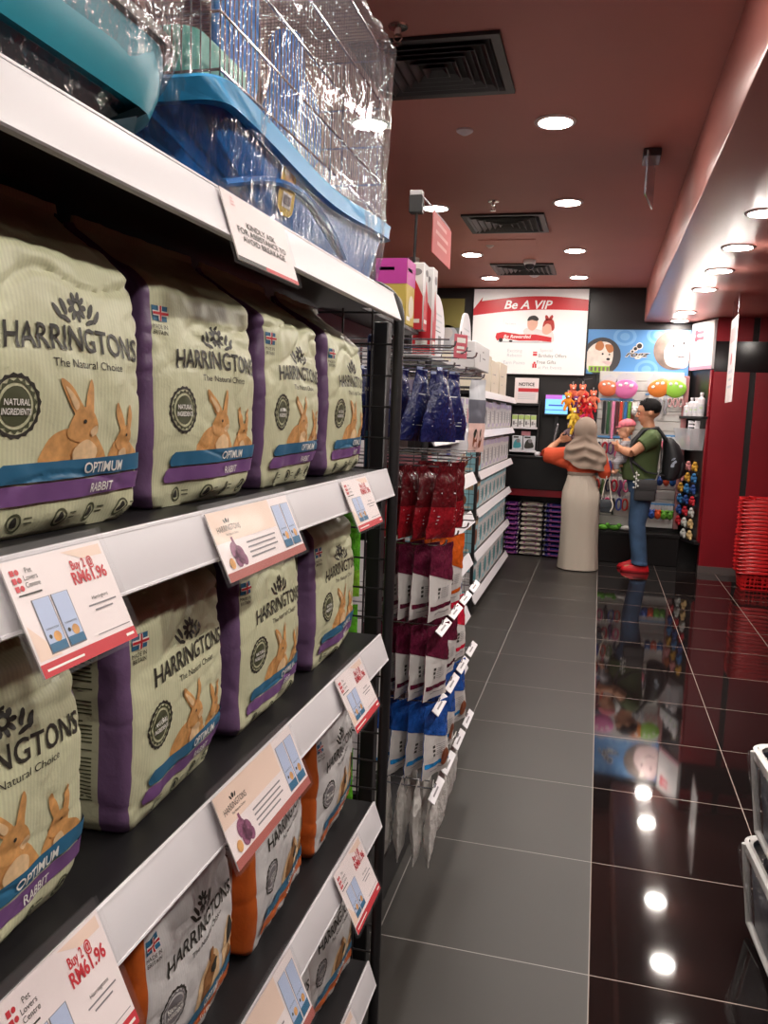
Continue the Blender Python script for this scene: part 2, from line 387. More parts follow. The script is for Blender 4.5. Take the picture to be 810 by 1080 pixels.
# ================================================================ BAGS OF PET FOOD
def bag_surface(W, H, DP, seed):
    n0 = Vector((seed * 7.3, seed * 3.1, seed * 1.7))
    ks = .76
    def S(q, z, off=0.0):
        """q: |q|<=1 front, 1..1.2 corner, 1.2..2.2 side, 2.2..2.4 corner, 2.4..3.4 half of the back"""
        t = clamp(z / H, 0, 1); sgn = 1 if q >= 0 else -1; a = abs(q)
        sl = sstep(ks, 1.02, t)
        w = W / 2 * (.965 + .055 * math.sin(PI * clamp(t / .8)) + .02 * sl)
        d = DP / 2 * (.9 + .12 * math.sin(PI * clamp(t / ks))) * (1 - sl) + .006 * sl
        xc = -DP / 2 * (1 - sl) - DP * .86 * sl
        if t < .05: k = .9 + 2 * t; w *= k; d *= k
        r = min(.015, d * .9)
        if a <= 1: x, y = d, a * (w - r); nx, ny = 1, .0
        elif a <= 1.2:
            g = (a - 1) / .2 * PI / 2; x, y = d - r + r * math.cos(g), w - r + r * math.sin(g); nx, ny = math.cos(g), math.sin(g)
        elif a <= 2.2:
            k = (a - 1.2); x, y = (d - r) * (1 - 2 * k), w; nx, ny = 0, 1
            y -= .012 * math.sin(PI * k) * sstep(.35, .8, t) * (1 - sl * .6)
        elif a <= 2.4:
            g = PI / 2 + (a - 2.2) / .2 * PI / 2; x, y = -(d - r) + r * math.cos(g), w - r + r * math.sin(g); nx, ny = math.cos(g), math.sin(g)
        else: x, y = -d, (w - r) * (1 - (a - 2.4)); nx, ny = -1, 0
        y *= sgn; ny *= sgn
        if a < 1.1: x += .011 * (1 - (a / 1.1) ** 2) * math.sin(PI * clamp(t / .82)) ** .7
        p = Vector((x + xc, y, t * H))
        e = clamp(t / .05) * (1 - .5 * sl)
        amp = .005 + .007 * sstep(.55, .85, t) + .005 * (1 - sstep(.05, .25, t))
        wr = noise.noise(Vector((p.y * 16, p.z * 13, p.x * 13)) + n0) * amp + noise.noise(Vector((p.y * 45, p.z * 34, p.x * 30)) + n0) * amp * .33
        cr = noise.noise(Vector((p.y * 9, p.z * 22, p.x * 9)) + n0 * 2); wr -= .007 * max(0, 1 - abs(cr) * 8) * (.25 + .75 * sstep(.5, .9, t))
        k = wr * e + off
        return Vector((p.x + nx * k, p.y + ny * k, p.z + off * .0))
    return S
def bag_mesh(W, H, DP, seed, kind):
    S = bag_surface(W, H, DP, seed); mb = MB()
    qs = [-1 + 2 * i / 44 for i in range(45)] + [1 + .2 * i / 4 for i in range(1, 5)] + [1.2 + i / 9 for i in range(1, 10)] + [2.2 + .2 * i / 3 for i in range(1, 4)] + [2.4 + i / 5 for i in range(1, 6)]
    neg = [-q for q in qs if 1 < q < 3.39][::-1]
    qs = neg + qs; nq = len(qs); NZ = 76
    zs = [H * j / (NZ - 1) for j in range(NZ)]
    vs = [S(q, z) for z in zs for q in qs]; fs = []; ms = []
    for j in range(NZ - 1):
        for i in range(nq):
            k = (i + 1) % nq; fs.append((j * nq + i, j * nq + k, (j + 1) * nq + k, (j + 1) * nq + i))
            a = abs((qs[i] + qs[k]) / 2 if i < nq - 1 else 3.4)
            ms.append(1 if 1.04 < a < 1.46 or 1.99 < a < 2.3 else 0)
    fs.append(tuple(range(nq))[::-1]); ms.append(0); fs.append(tuple(range((NZ - 1) * nq, NZ * nq))); ms.append(0)
    mb.add(vs, fs, ms)
    hw = W / 2 - .015
    def F(u, v, off):
        a = abs(u)
        q = a / hw if a <= hw else 1 + (a - hw) / .0236 * .2
        return S(math.copysign(q, u), v, off)
    P = Print(mb, F, .008, .00075); X = lambda f: -W / 2 + f * W
    INK, OLI, BLU, BP, WH, FUR, FU2, RED = 2, 3, 4, 5, 6, 7, 8, 9
    # flower emblem, name, tagline
    cx = X(.56); k = 1.0
    for i in range(9):
        a = 2 * PI * i / 9; P.disc(cx + .011 * math.cos(a), .219 + .010 * math.sin(a), .005, INK, 1, .003, 8, a)
    P.ring(cx, .219, .004, .0085, INK, 1, 14)
    for s in (-1, 1):
        P.disc(cx + s * .022, .217, .0085, INK, 1, .0035, 10, s * 1.1); P.disc(cx + s * .031, .212, .009, INK, 1, .003, 10, s * .9)
        P.disc(cx + s * .020, .206, .008, INK, 1, .0025, 10, s * .3)
    P.text('HARRINGTONS', cx, .177, INK, w=.205, h=.0225, bold=.012, layer=2, arch=.004)
    P.text('The Natural Choice', cx + .012, .1605, INK, h=.0078, w=.108, layer=1)
    # round seal with a cog edge
    sx, sy = X(.235), .122; rs = .029
    P.ring(sx, sy, rs * .88, rs, INK, 1, 40, .03); P.ring(sx, sy, rs * .72, rs * .82, OLI, 1, 36, .06); P.disc(sx, sy, rs * .62, OLI, 1)
    P.text('NATURAL', sx, sy + .001, WH, h=.0055, w=.030, layer=3, bold=.02); P.text('INGREDIENTS', sx, sy - .0075, WH, h=.0055, w=.034, layer=3, bold=.02)
    # small flag
    fx, fy = X(.04), .226
    P.rect(fx, fy, fx + .028, fy + .018, 4, 1); P.rect(fx + .011, fy, fx + .017, fy + .018, WH, 3); P.rect(fx, fy + .006, fx + .028, fy + .012, WH, 3)
    P.rect(fx + .0125, fy, fx + .0155, fy + .018, RED, 4); P.rect(fx, fy + .0075, fx + .028, fy + .0105, RED, 4)
    P.text('MADE IN\nBRITAIN', fx + .014, fy - .009, INK, h=.005, layer=1)
    if kind == 'rabbit':
        PO = P; P = Print(mb, lambda u, v, o: F(u, .062 + (v - .062) * .85, o), .008, .00075)
        x = X(.55)
        P.blob([(x - .052, .062), (x - .048, .092), (x - .026, .108), (x + .012, .108), (x + .032, .088), (x + .036, .062)], FUR, 1)
        P.blob([(x - .022, .100), (x - .012, .126), (x + .004, .134), (x + .018, .124), (x + .024, .104), (x + .006, .092)], FUR, 2)
        P.blob([(x - .010, .124), (x - .026, .146), (x - .032, .164), (x - .022, .160), (x - .006, .142), (x + .002, .128)], FUR, 2)
        P.blob([(x + .003, .126), (x + .006, .148), (x + .013, .166), (x + .018, .156), (x + .016, .138), (x + .014, .124)], FUR, 2)
        P.blob([(x - .012, .130), (x - .024, .148), (x - .026, .156), (x - .008, .138)], FU2, 3)
        P.blob([(x - .014, .082), (x + .004, .096), (x + .022, .086), (x + .014, .066), (x - .006, .064)], FU2, 3)
        P.disc(x + .002, .117, .0024, INK, 3); P.blob([(x + .010, .106), (x + .020, .112), (x + .023, .104), (x + .014, .099)], FU2, 3)
        x = X(.82)
        P.blob([(x - .026, .060), (x - .024, .086), (x - .008, .098), (x + .012, .092), (x + .032, .080), (x + .034, .060)], FUR, 1)
        P.blob([(x - .018, .088), (x - .012, .108), (x + .002, .112), (x + .013, .102), (x + .010, .086), (x - .004, .080)], FUR, 2)
        P.blob([(x - .012, .106), (x - .020, .126), (x - .018, .140), (x - .011, .130), (x - .005, .110)], FUR, 2)
        P.blob([(x + .001, .110), (x + .003, .124), (x + .008, .138), (x + .013, .126), (x + .010, .106)], FUR, 2)
        P.disc(x - .001, .100, .002, INK, 3); P.blob([(x - .012, .078), (x + .000, .084), (x + .006, .072), (x - .006, .064)], FU2, 3)
        P = PO
        b1, b2 = 'OPTIMUM', 'RABBIT'
    else:
        x = X(.66)
        P.blob([(x - .046, .058), (x - .050, .090), (x - .030, .118), (x + .004, .126), (x + .026, .104), (x + .030, .070), (x + .020, .056)], FU2, 1)
        P.blob([(x - .036, .074), (x - .030, .106), (x - .006, .122), (x + .012, .108), (x + .008, .080), (x - .014, .068)], FUR, 2)
        P.blob([(x - .004, .096), (x + .004, .110), (x + .016, .106), (x + .012, .090)], INK, 3)
        P.disc(x + .006, .092, .003, INK, 3); P.disc(x - .008, .128, .007, FUR, 3, .010)
        x = X(.90)
        P.blob([(x - .020, .058), (x - .022, .092), (x - .012, .126), (x + .006, .136), (x + .020, .110), (x + .020, .070)], FU2, 1)
        P.blob([(x - .008, .098), (x - .004, .126), (x + .008, .134), (x + .012, .106)], INK, 2); P.blob([(x - .006, .070), (x + .004, .090), (x + .014, .076), (x + .008, .062)], FUR, 2)
        b1, b2 = 'OPTIMUM', 'GUINEA PIG'
    jag = lambda y0, y1, x0: [(x0 + .004, y0), (X(1.0), y0 + .004), (X(1.0), y1 + .004), (x0 + .010, y1), (x0 + .004, y1 - .004), (x0 + .008, y1 - .008), (x0, y1 - .012)]
    P.poly(jag(.052, .070, X(.14)), BLU, 4); P.poly(jag(.032, .050, X(.10)), BP, 4)
    P.text(b1, X(.68), .0575, WH, h=.0105, bold=.015, layer=6); P.text(b2, X(.68), .0375, WH, h=.0092, bold=.012, layer=6)
    # row of small ingredient symbols
    for i, f in enumerate((.24, .46, .67, .88)):
        ix, iy = X(f), .0155
        P.ring(ix, iy, .0072, .0096, OLI, 1, 18); P.blob([(ix - .004, iy - .004), (ix - .003, iy + .003), (ix + .001, iy + .006), (ix + .004, iy + .001), (ix + .003, iy - .004)], INK, 1)
        for j in range(2): P.rect(ix + .013, iy - .002 + j * .005, ix + .024, iy - .0005 + j * .005, OLI, 1)
    P.text('2kg', X(.93), .004, INK, h=.007, layer=1)
    # small print on the side gussets
    for sg in (-1, 1):
        G = lambda u, v, off, sg=sg: S(sg * (1.47 + clamp(u) * .50), v, off)
        Q = Print(mb, G, .12, .0008)
        y = .045
        while y < .235:
            if rnd.random() > .14: Q.rect(.06, y, .06 + .86 * (.55 + .45 * rnd.random()), y + .0017, OLI, 1)
            y += .0048
    if kind == 'rabbit': mats = [M_cream, M_purple, M_ink, M_inkgreen, M_steelblue, M_bandpurple, M_inkwhite, M_rabbit, M_rabbit2, M_red]
    else: mats = [M_bagwhite, M_orange, M_ink, M_grey, M_steelblue, M_orange, M_inkwhite, M_brownfur, M_rabbit2, M_red]
    # folded and stitched top edge as a part of its own
    sm = MB()
    top = [S(-1.1 + 2.2 * i / 20, H) for i in range(21)]
    sm.grid(lambda u, v: (lambda p: (p.x + (v - .5) * .006 + .0015 * math.sin(u * 40), p.y, p.z - .002 + .012 * math.sin(PI * v)))(top[round(u * 20)]), 21, 4)
    return mb.mesh('pet_food_bag', mats, ang=60), sm.mesh('top_seam', mats[0])
BAGS = {'rabbit': [bag_mesh(.272, .338, .135, s, 'rabbit') for s in (1, 2, 3)], 'guinea': [bag_mesh(.272, .338, .135, s, 'guinea') for s in (4, 5)]}
def bag(kind, var, x, y, z, rz, label, group, s=1.0):
    a, c = BAGS[kind][var % len(BAGS[kind])]
    o = link('pet_food_bag', a, None, (x, y, z + .001), R(rz)); o.scale = (1, s, 1)
    tag(o, label, 'bag', group); link('top_seam', c, o)
ZS = [1.775, 1.39, 1.01, .605, .20]      # heights of the shelf boards
XF = -.505
g1 = 'cream rabbit food bags'; g2 = 'white and orange guinea pig food bags'
for k, (y, rz, lab) in enumerate(((.705, -2, 'cream rabbit food bag at the left frame edge on the upper shelf'), (1.015, -3, 'cream rabbit food bag second from the left on the upper shelf'), (1.33, 1, 'cream rabbit food bag third from the left on the upper shelf'), (1.635, 2, 'cream rabbit food bag by the mesh end panel on the upper shelf'))):
    bag('rabbit', k, XF, y, ZS[1], rz, lab, g1)
for k, (y, rz, lab) in enumerate(((.595, -1, 'cream rabbit food bag cut by the left frame edge on the middle shelf'), (.945, 3, 'cream rabbit food bag behind the left red price card on the middle shelf'), (1.255, 1, 'cream rabbit food bag under the wide peach card on the middle shelf'), (1.60, 1, 'cream rabbit food bag by the mesh end panel on the middle shelf'))):
    bag('rabbit', k + 1, XF, y, ZS[2], rz, lab, g1)
for k, (y, rz, lab) in enumerate(((.66, 0, 'white and orange guinea pig bag mostly hidden behind the lower left price card'), (.985, 2, 'white and orange guinea pig bag right of the lower left price card'), (1.315, 4, 'white and orange guinea pig bag under the lower wide peach card'), (1.635, 2, 'white and orange guinea pig bag by the mesh end panel, third shelf of bags'))):
    bag('guinea', k, XF, y, ZS[3], rz, lab, g2)
for k, (y, rz, lab) in enumerate(((1.33, -6, 'white and orange guinea pig bag half hidden on the bottom shelf'), (1.64, -4, 'white and orange guinea pig bag by the mesh end panel, bottom shelf'))):
    bag('guinea', k + 1, XF, y, ZS[4], rz, lab, g2)
# ================================================================ NEAR SHELF UNIT
Y0, Y1 = .525, 1.80
t = thing('shelf_unit', 'black metal shop shelf unit with white price rails at left, full of bags', 'shelf unit', (-.7, (Y0 + Y1) / 2, 0))
def wp(mb, name, mats, par=None, **k):
    """build in world coordinates below a thing"""
    root = par
    while root.parent is not None: root = root.parent
    M = Matrix.Translation(-Vector(root.location)); mb.v = [tuple(M @ Vector(p)) for p in mb.v]
    return mb.build(name, mats, par, **k)
b = MB(); b.box(-.965, -.945, Y0, Y1, .03, 1.745); wp(b, 'back_panel', M_black, t)
b = MB(); b.box(-.94, -.50, Y0, Y1, .0, .165); wp(b, 'plinth', M_black, t)
for z in ZS:
    b = MB(); b.box(-.944, -.462, Y0 + .003, Y1, z - .03, z, bev=.002)
    s = wp(b, 'shelf_board', M_black, t)
    b = MB()
    prof = [(-.460, z + .003), (-.4565, z + .003), (-.4365, z - .053), (-.437, z - .0575), (-.446, z - .0575), (-.446, z - .052), (-.462, z - .006)]
    b.rings([[(x, y, q) for x, q in prof] for y in (Y0 + .003 - (.06 if z > 1.7 else 0), Y1 - .002)], 0, True)
    b.tube([(-.4575, Y0 + .004, z + .001), (-.4575, Y1 - .003, z + .001)], .0028, 0, 6); b.tube([(-.4375, Y0 + .004, z - .055), (-.4375, Y1 - .003, z - .055)], .0026, 0, 6)
    wp(b, 'price_rail', M_white, s)
def mesh_panel(y, par, x0=-.93, x1=-.45, z1=1.80, step=.07):
    f = MB(); r = .0125; rb = .075
    pts = [(x0, y, z1)] + [(x1 - rb + rb * math.sin(a), y, z1 - rb + rb * math.cos(a)) for a in [PI / 2 * k / 8 for k in range(9)]] + [(x1, y, z1 - .3), (x1, y, .012)]
    f.tube(pts, r, 0, 10); f.tube([(x0, y, z1), (x0, y, .012)], r, 0, 8)
    f.tube([(x0, y, .1), (x1, y, .1)], .008, 0, 6)
    f.lathe([(.018, 0), (.018, .012)], 0, 10, Matrix.Translation((x1, y, 0))); f.lathe([(.018, 0), (.018, .012)], 0, 10, Matrix.Translation((x0, y, 0)))
    f.box(x1 - rb - .03, x1 - rb + .015, y - .016, y + .016, z1 - .045, z1 - .008)
    p = wp(f, 'end_frame', M_black, par)
    w = MB(); z = .13
    while z < z1 - .04: w.tube([(x0, y, z), (x1, y, z)], .0024, 0, 5); z += step
    x = x0 + step
    while x < x1 - .02: w.tube([(x, y - .004, .1), (x, y - .004, z1 - .012)], .0024, 0, 5); x += step
    wp(w, 'wire_mesh', M_black, p)
mesh_panel(1.835, t)
mesh_panel(.506, t, x1=-.458)

# ---------------------------------------------------------------- price cards in clear sleeves
def card(w, h, kind, x, y, z, label, tilt=24, group=None):
    t = thing('price_card', label, 'price card', (x, y, z), (0, R(-tilt), 0), group)
    m = MB(); m.box(-.0008, .0008, 0, w, -h, 0)
    P = Print(m, face_pX(.0008), None, .0003)
    CARD, PE, RE, INK, GR, LG, PB, PL, RB, FU, WH, BL = range(12)
    def prod(x0, y0, x1, y1):
        P.rect(x0, y0, x1, y1, GR, 1); P.rect(x0 + .0012, y0 + .0012, x1 - .0012, y1 - .0004, PB, 2)
        ww = x1 - x0; hh = y1 - y0
        P.rect(x0 + .0012, y0 + .0012, x1 - .0012, y0 + hh * .18, BL, 3); P.disc((x0 + x1) / 2 + ww * .1, y0 + hh * .27, ww * .2, FU, 3)
        P.text('HARRINGTONS', (x0 + x1) / 2, y0 + hh * .42, INK, w=ww * .7, layer=3); P.disc(x0 + ww * .25, y0 + hh * .3, ww * .08, INK, 3)
    if kind == 'price':
        P.poly([(w * .55, -.003), (w * .97, -.003), (w * .97, -h * .13), (w * .75, -h * .13)], PE, 1)
        P.poly([(.002, -h * .55), (w * .22, -h * .86), (.002, -h * .86)], PE, 1)
        P.rect(0, -h, w, -h * .885, RE, 1)
        for i in range(3):
            P.rect(w * .045, -h * (.13 + .07 * i), w * .08, -h * (.08 + .07 * i), RE, 2); P.disc(w * .105, -h * (.105 + .07 * i), w * .018, RE, 2)
        P.text('Pet\nLovers\nCentre', w * .14, -h * .125, INK, h=h * .045, left=True); P.rect(w * .05, -h * .31, w * .26, -h * .295, INK, 2)
        prod(w * .13, -h * .84, w * .30, -h * .36); prod(w * .31, -h * .84, w * .48, -h * .36)
        P.text('Buy 2 @', w * .72, -h * .21, RE, h=h * .085, w=w * .24, bold=.02); P.text('RM61.96', w * .755, -h * .345, RE, h=h * .11, w=w * .37, bold=.03)
        P.text('Harringtons', w * .77, -h * .52, INK, h=h * .035)
        for i in range(2): P.rect(w * (.62 + .05 * i), -h * (.575 + .05 * i), w * (.93 - .06 * i), -h * (.56 + .05 * i), GR, 2)
        P.rect(w * .60, -h * .84, w * .97, -h * .832, GR, 2); P.rect(w * .88, -h * .955, w * .97, -h * .93, WH, 2)
        P.rect(w * .04, -h * .955, w * .4, -h * .935, WH, 2)
    elif kind == 'wide':
        P.rect(0, -h * .45, w * .72, 0, PE, 1); P.rect(0, -h, w, -h * .875, RB, 1)
        P.text('HARRINGTONS', w * .175, -h * .30, INK, w=w * .25, h=h * .085, arch=.001); P.disc(w * .175, -h * .15, h * .035, INK, 2)
        for s in (-1, 1): P.disc(w * .175 + s * h * .07, -h * .16, h * .04, INK, 2, h * .018, 8, s * .9)
        P.text('The Natural Choice', w * .19, -h * .37, INK, h=h * .035)
        for dx, dy, r in ((.15, .60, .13), (.19, .68, .14), (.16, .74, .11), (.22, .76, .09)): P.disc(w * dx, -h * dy, h * r, PL, 2)
        P.poly([(w * .155, -h * .52), (w * .15, -h * .40), (w * .17, -h * .40), (w * .18, -h * .52)], PL, 2); P.disc(w * .08, -h * .76, h * .08, FU, 3)
        for i, r in enumerate((.96, .92, .95, .80)): P.rect(w * .30, -h * (.555 + i * .075), w * (.30 + .38 * r), -h * (.53 + i * .075), GR, 2)
        prod(w * .74, -h * .84, w * .855, -h * .12); prod(w * .865, -h * .84, w * .98, -h * .12)
    elif kind == 'notice':
        P.text('Pet\nLovers\nCentre', w * .10, -h * .10, RE, h=h * .035, left=True)
        P.text('KINDLY ASK\nFOR ASSISTANCE TO\nAVOID BREAKAGE', w * .5, -h * .45, INK, h=h * .085, w=w * .78, bold=.02)
        P.rect(0, -h, w * .42, -h * .94, INK, 1); P.rect(w * .42, -h, w, -h * .94, RE, 1)
    m.build('card', [M_card, M_peach, M_red, M_ink, M_grey, M_lightgrey, M_paleblue, M_plum, M_redbrown, M_rabbit, M_inkwhite, M_steelblue], t, smooth=False)
    s = MB(); s.box(.0022, .0028, -.006, w + .006, -h - .004, .012); s.box(-.0026, -.002, -.006, w + .006, -h - .004, .012)
    s.build('clear_sleeve', M_clear, t, smooth=False)
def rail_card(kind, w, h, y, z, label, tilt=24): card(w, h, kind, -.4505, y, z - .004, label, tilt, 'cards on the price rails')
rail_card('notice', .20, .088, .925, ZS[0] + .004, 'white notice asking for assistance, hanging on the top rail', 18)
rail_card('price', .135, .098, .545, ZS[1] + .004, 'red footed price card at left on the upper rail', 25)
rail_card('wide', .262, .088, .897, ZS[1] + .004, 'wide peach product card on the upper rail')
rail_card('price', .165, .098, 1.435, ZS[1] + .004, 'red footed price card by the mesh end on the upper rail')
rail_card('price', .142, .118, .53, ZS[2] + .016, 'large red footed price card at bottom left on the middle rail')
rail_card('wide', .27, .098, .925, ZS[2] + .012, 'wide peach product card on the middle rail')
rail_card('price', .165, .108, 1.435, ZS[2] + .010, 'red footed price card by the mesh end on the middle rail', 26)
rail_card('wide', .27, .12, .955, ZS[3] + .016, 'wide peach card at the bottom frame edge on the lower rail')
rail_card('price', .17, .125, 1.465, ZS[3] + .008, 'red footed price card by the mesh end on the lower rail', 26)
rail_card('price', .17, .125, 1.45, ZS[4] + .016, 'red footed price card cut by the bottom frame edge', 26)

# ---------------------------------------------------------------- wrapped small-animal cages on top
M_blueplastic = mat('blue_tub', (24, 122, 206), .3)
M_lip = mat('light_blue_lip', (54, 160, 218), .3)
M_teal = mat('teal_tub', (30, 150, 172), .3, var=(6, .12))
M_tealdark = mat('teal_base', (40, 84, 96), .45)
M_wrap = film('wrap_film', cover=.04, gloss=.26, rough=.10, bump=(60, .9), stretch=(1, 1, .22), gmin=.04, gmax=.5)
M_wrap2 = film('wrap_film_tight', cover=.05, gloss=.35, rough=.07, bump=(30, .7), gmin=.03, gmax=.5)
M_tubeblue = mat('cage_tube', (60, 120, 190), .25)
M_mint = mat('mint_tray', (110, 190, 170), .3)
M_smoke = film('smoked_lid', cover=.35, gloss=.3, rough=.1, bump=(10, .1), tint=(120, 112, 110))
def rrect(hx, hy, r, z, n=6, dz=None):
    out = []
    for cx, cy, a0 in ((hx - r, hy - r, 0), (-hx + r, hy - r, PI / 2), (-hx + r, -hy + r, PI), (hx - r, -hy + r, 1.5 * PI)):
        for k in range(n + 1):
            a = a0 + PI / 2 * k / n; out.append((cx + r * math.cos(a), cy + r * math.sin(a), z))
    m = []                                         # refine the straight runs
    for i, p in enumerate(out):
        q = out[(i + 1) % len(out)]; m.append(p)
        d = math.dist(p, q); k = int(d / .035)
        for j in range(1, k): m.append(tuple(p[a] + (q[a] - p[a]) * j / k for a in range(3)))
    if dz: m = [(x, y, zz + dz(x, y)) for x, y, zz in m]
    return m
zt = ZS[0]
# blue cage
cg = thing('hamster_cage', 'blue hamster cage in crinkled clear wrap on top of the shelf unit', 'pet cage', (-.69, 1.43, zt + .001))
hx, hy = .205, .43
wave = lambda x, y: -.022 * (1 - math.cos(2 * PI * (y / (2 * hy) + .5))) / 2 * (1 if abs(x) > hx * .8 else .0)
b = MB()
b.rings([rrect(hx * .84, hy * .93, .05, .0), rrect(hx * .88, hy * .95, .055, .012), rrect(hx * .955, hy * .985, .035, .125, dz=wave), rrect(hx * .965, hy * .99, .035, .135, dz=wave)], 0, True)
b.tube([(hx * .925 + .008 * math.sin(PI * k / 12), -hy * .9 + hy * 1.25 * k / 12, .035 + .055 * math.sin(PI * k / 12)) for k in range(13)], .006, 0, 6)
b.build('tub', M_blueplastic, cg)
b = MB(); b.rings([rrect(hx * .97, hy * .99, .035, .122, dz=wave), rrect(hx * 1.04, hy * 1.02, .035, .122, dz=wave), rrect(hx * 1.04, hy * 1.02, .035, .150, dz=wave), rrect(hx * .98, hy, .03, .157, dz=wave), rrect(hx * .9, hy * .96, .03, .148, dz=wave)], 0, False)
b.build('lip', M_lip, cg)
b = MB(); zc0, zc1 = .15, .50
n = int(2 * hy * .94 / .0135)
for i in range(n + 1):
    y = -hy * .94 + 2 * hy * .94 * i / n
    for s in (-1, 1): b.tube([(s * hx * .93, y, zc0), (s * hx * .93, y, zc1)], .0011, 0, 4)
    b.tube([(-hx * .93, y, zc1), (hx * .93, y, zc1)], .0011, 0, 4)
n = int(2 * hx * .93 / .0135)
for i in range(n + 1):
    x = -hx * .93 + 2 * hx * .93 * i / n
    for s in (-1, 1): b.tube([(x, s * hy * .94, zc0), (x, s * hy * .94, zc1)], .0011, 0, 4)
for z in (zc0 + .02, zc0 + .09, zc0 + .17, zc0 + .25, zc1):
    b.tube([(hx * .93, -hy * .94, z), (hx * .93, hy * .94, z), (-hx * .93, hy * .94, z), (-hx * .93, -hy * .94, z)], .0022, 0, 6, closed=True)
b.build('wire_cage', M_steel, cg)
b = MB(); b.tube([(.05, -.10, .17), (.06, -.08, .30), (.05, -.06, .47)], .042, 0, 14); b.tube([(.06, .06, .20), (.06, .16, .36), (.04, .2, .46)], .036, 0, 14); b.build('climbing_tube', M_tubeblue, cg)
b = MB(); b.rings([rrect(.12, .09, .03, .16), rrect(.13, .10, .03, .25)], 0, True, Matrix.Translation((.0, -.26, 0))); b.build('platform', M_mint, cg)
b = MB(); b.lathe([(.02, -.02), (.085, -.03), (.09, 0), (.085, .03), (.02, .02)], 0, 20, Matrix.Translation((.03, .28, .33)) @ Matrix.Rotation(PI / 2, 4, 'Y')); b.build('wheel', M_tubeblue, cg)
S_lab = Print(b := MB(), lambda u, v, o: (hx * .93 + .006 + o + v * .12 - .06 * .12, -.20 + u, .05 + v), None, .001)
S_lab.poly(smooth_poly([(0, .0), (.005, .065), (.03, .078), (.055, .065), (.06, 0)]), 0, 1); S_lab.disc(.03, .05, .018, 1, 2); S_lab.rect(.012, .004, .048, .026, 2, 2)
S_lab.rect(.016, .008, .044, .022, 3, 3)
b.build('product_sticker', [mat('sticker_yellow', (226, 196, 90), .5), M_rabbit, M_inkwhite, M_grey], cg, smooth=False)
def wrapfn(hx, hy, z0, z1, amp, seed):
    def f(u, v):
        a = 2 * PI * u; c, s = math.cos(a), math.sin(a); e = .28
        x = hx * math.copysign(abs(c) ** e, c); y = hy * math.copysign(abs(s) ** e, s)
        t = clamp(v / .82); z = z0 + (z1 - z0) * t
        k = 1.0 if v <= .82 else 1 - ((v - .82) / .18) ** 1.2
        if v > .82: z = z1 + .03 * math.sin(PI / 2 * (v - .82) / .18)
        nn = noise.noise(Vector((x * 24, y * 24, z * 5 + seed))) * amp + noise.noise(Vector((x * 60, y * 60, z * 16 + seed))) * amp * .5
        dd = 1 - .055 * (1 - sstep(0, .25, t)) + .03 * sstep(.3, .8, t)
        return ((x * dd) * k + c * nn, (y * dd) * k + s * nn, z + nn * .3)
    return f
b = MB(); b.grid(wrapfn(hx * 1.045, hy * 1.03, .002, .50, .014, 3), 200, 46, cu=True); b.build('plastic_wrap', M_wrap, cg, ang=180)
b = MB()
b.grid(lambda u, v: (.03 + .05 * (u - .5) * (1 - .3 * v) + .012 * noise.noise(Vector((u * 4, v * 4, 0))), 0 + .012 * noise.noise(Vector((u * 5, v * 6, 5))), .16 * v - .0), 14, 14)
b.build('wrap_tail', M_wrap, cg, ang=180, loc=(.12, hy + .012, .0))
# teal carrier
tc_ = thing('hamster_carrier', 'teal rounded hamster carrier in clear wrap at the top left corner', 'pet cage', (-.685, .635, zt + .001))
hx2, hy2 = .215, .255
b = MB(); b.rings([rrect(hx2 * .82, hy2 * .84, .08, 0), rrect(hx2 * .90, hy2 * .91, .08, .014), rrect(hx2 * .955, hy2 * .96, .08, .046)], 0, True); b.build('base', M_tealdark, tc_)
b = MB(); b.rings([rrect(hx2 * .955, hy2 * .96, .08, .046), rrect(hx2 * .985, hy2 * .985, .08, .068), rrect(hx2, hy2, .08, .095), rrect(hx2 * 1.0, hy2 * 1.0, .08, .115)], 0, True); b.build('tub', M_teal, tc_)
b = MB(); b.rings([rrect(hx2 * 1.0, hy2 * 1.0, .08, .115), rrect(hx2 * 1.03, hy2 * 1.03, .08, .117), rrect(hx2 * 1.03, hy2 * 1.03, .08, .128), rrect(hx2 * .99, hy2 * .99, .08, .131)], 0, True); b.build('rim', mat('brown_rim', (96, 84, 80), .4), tc_)
b = MB(); b.rings([rrect(hx2 * .98, hy2 * .98, .08, .132), rrect(hx2 * .94, hy2 * .94, .08, .30), rrect(hx2 * .7, hy2 * .7, .1, .37)], 0, True); b.build('clear_lid', M_smoke, tc_)
b = MB(); b.grid(lambda u, v: (lambda p: p)(wrapfn(hx2 * 1.05, hy2 * 1.05, .0, .40, .006, 9)(u, v)), 120, 30, cu=True)
b.v = [(x * (.86 + .16 * sstep(0, .38, z / .40)), y * (.87 + .15 * sstep(0, .38, z / .40)), z + .002) for x, y, z in b.v]
b.build('plastic_wrap', M_wrap2, tc_, ang=180)
# ================================================================ PEG BOARD UNIT WITH HANGING POUCHES
M_panel = mat('pale_panel', (196, 194, 196), .5)
YA, YZ = 1.97, 3.0
pu = thing('pegboard_unit', 'black framed pegboard unit with rows of hanging treat pouches', 'display rack', (-.75, 2.5, 0))
b = MB(); b.box(-.80, -.785, YA, YZ, .16, 1.80); wp(b, 'peg_panel', M_panel, pu)
b = MB(); b.box(-.80, -.56, YA, YZ, 0, .15, bev=.004); wp(b, 'base', M_black, pu)
b = MB(); b.box(-.545, -.508, YA - .004, YA + .034, .0, 1.735, bev=.003); b.box(-.785, -.52, YA + .004, YA + .024, .5, .53); b.box(-.785, -.52, YA + .004, YA + .024, 1.2, 1.23); wp(b, 'upright', M_black, pu)
b = MB(); b.box(-.805, -.765, YZ - .03, YZ, 0, 1.80, bev=.003); wp(b, 'upright', M_black, pu)
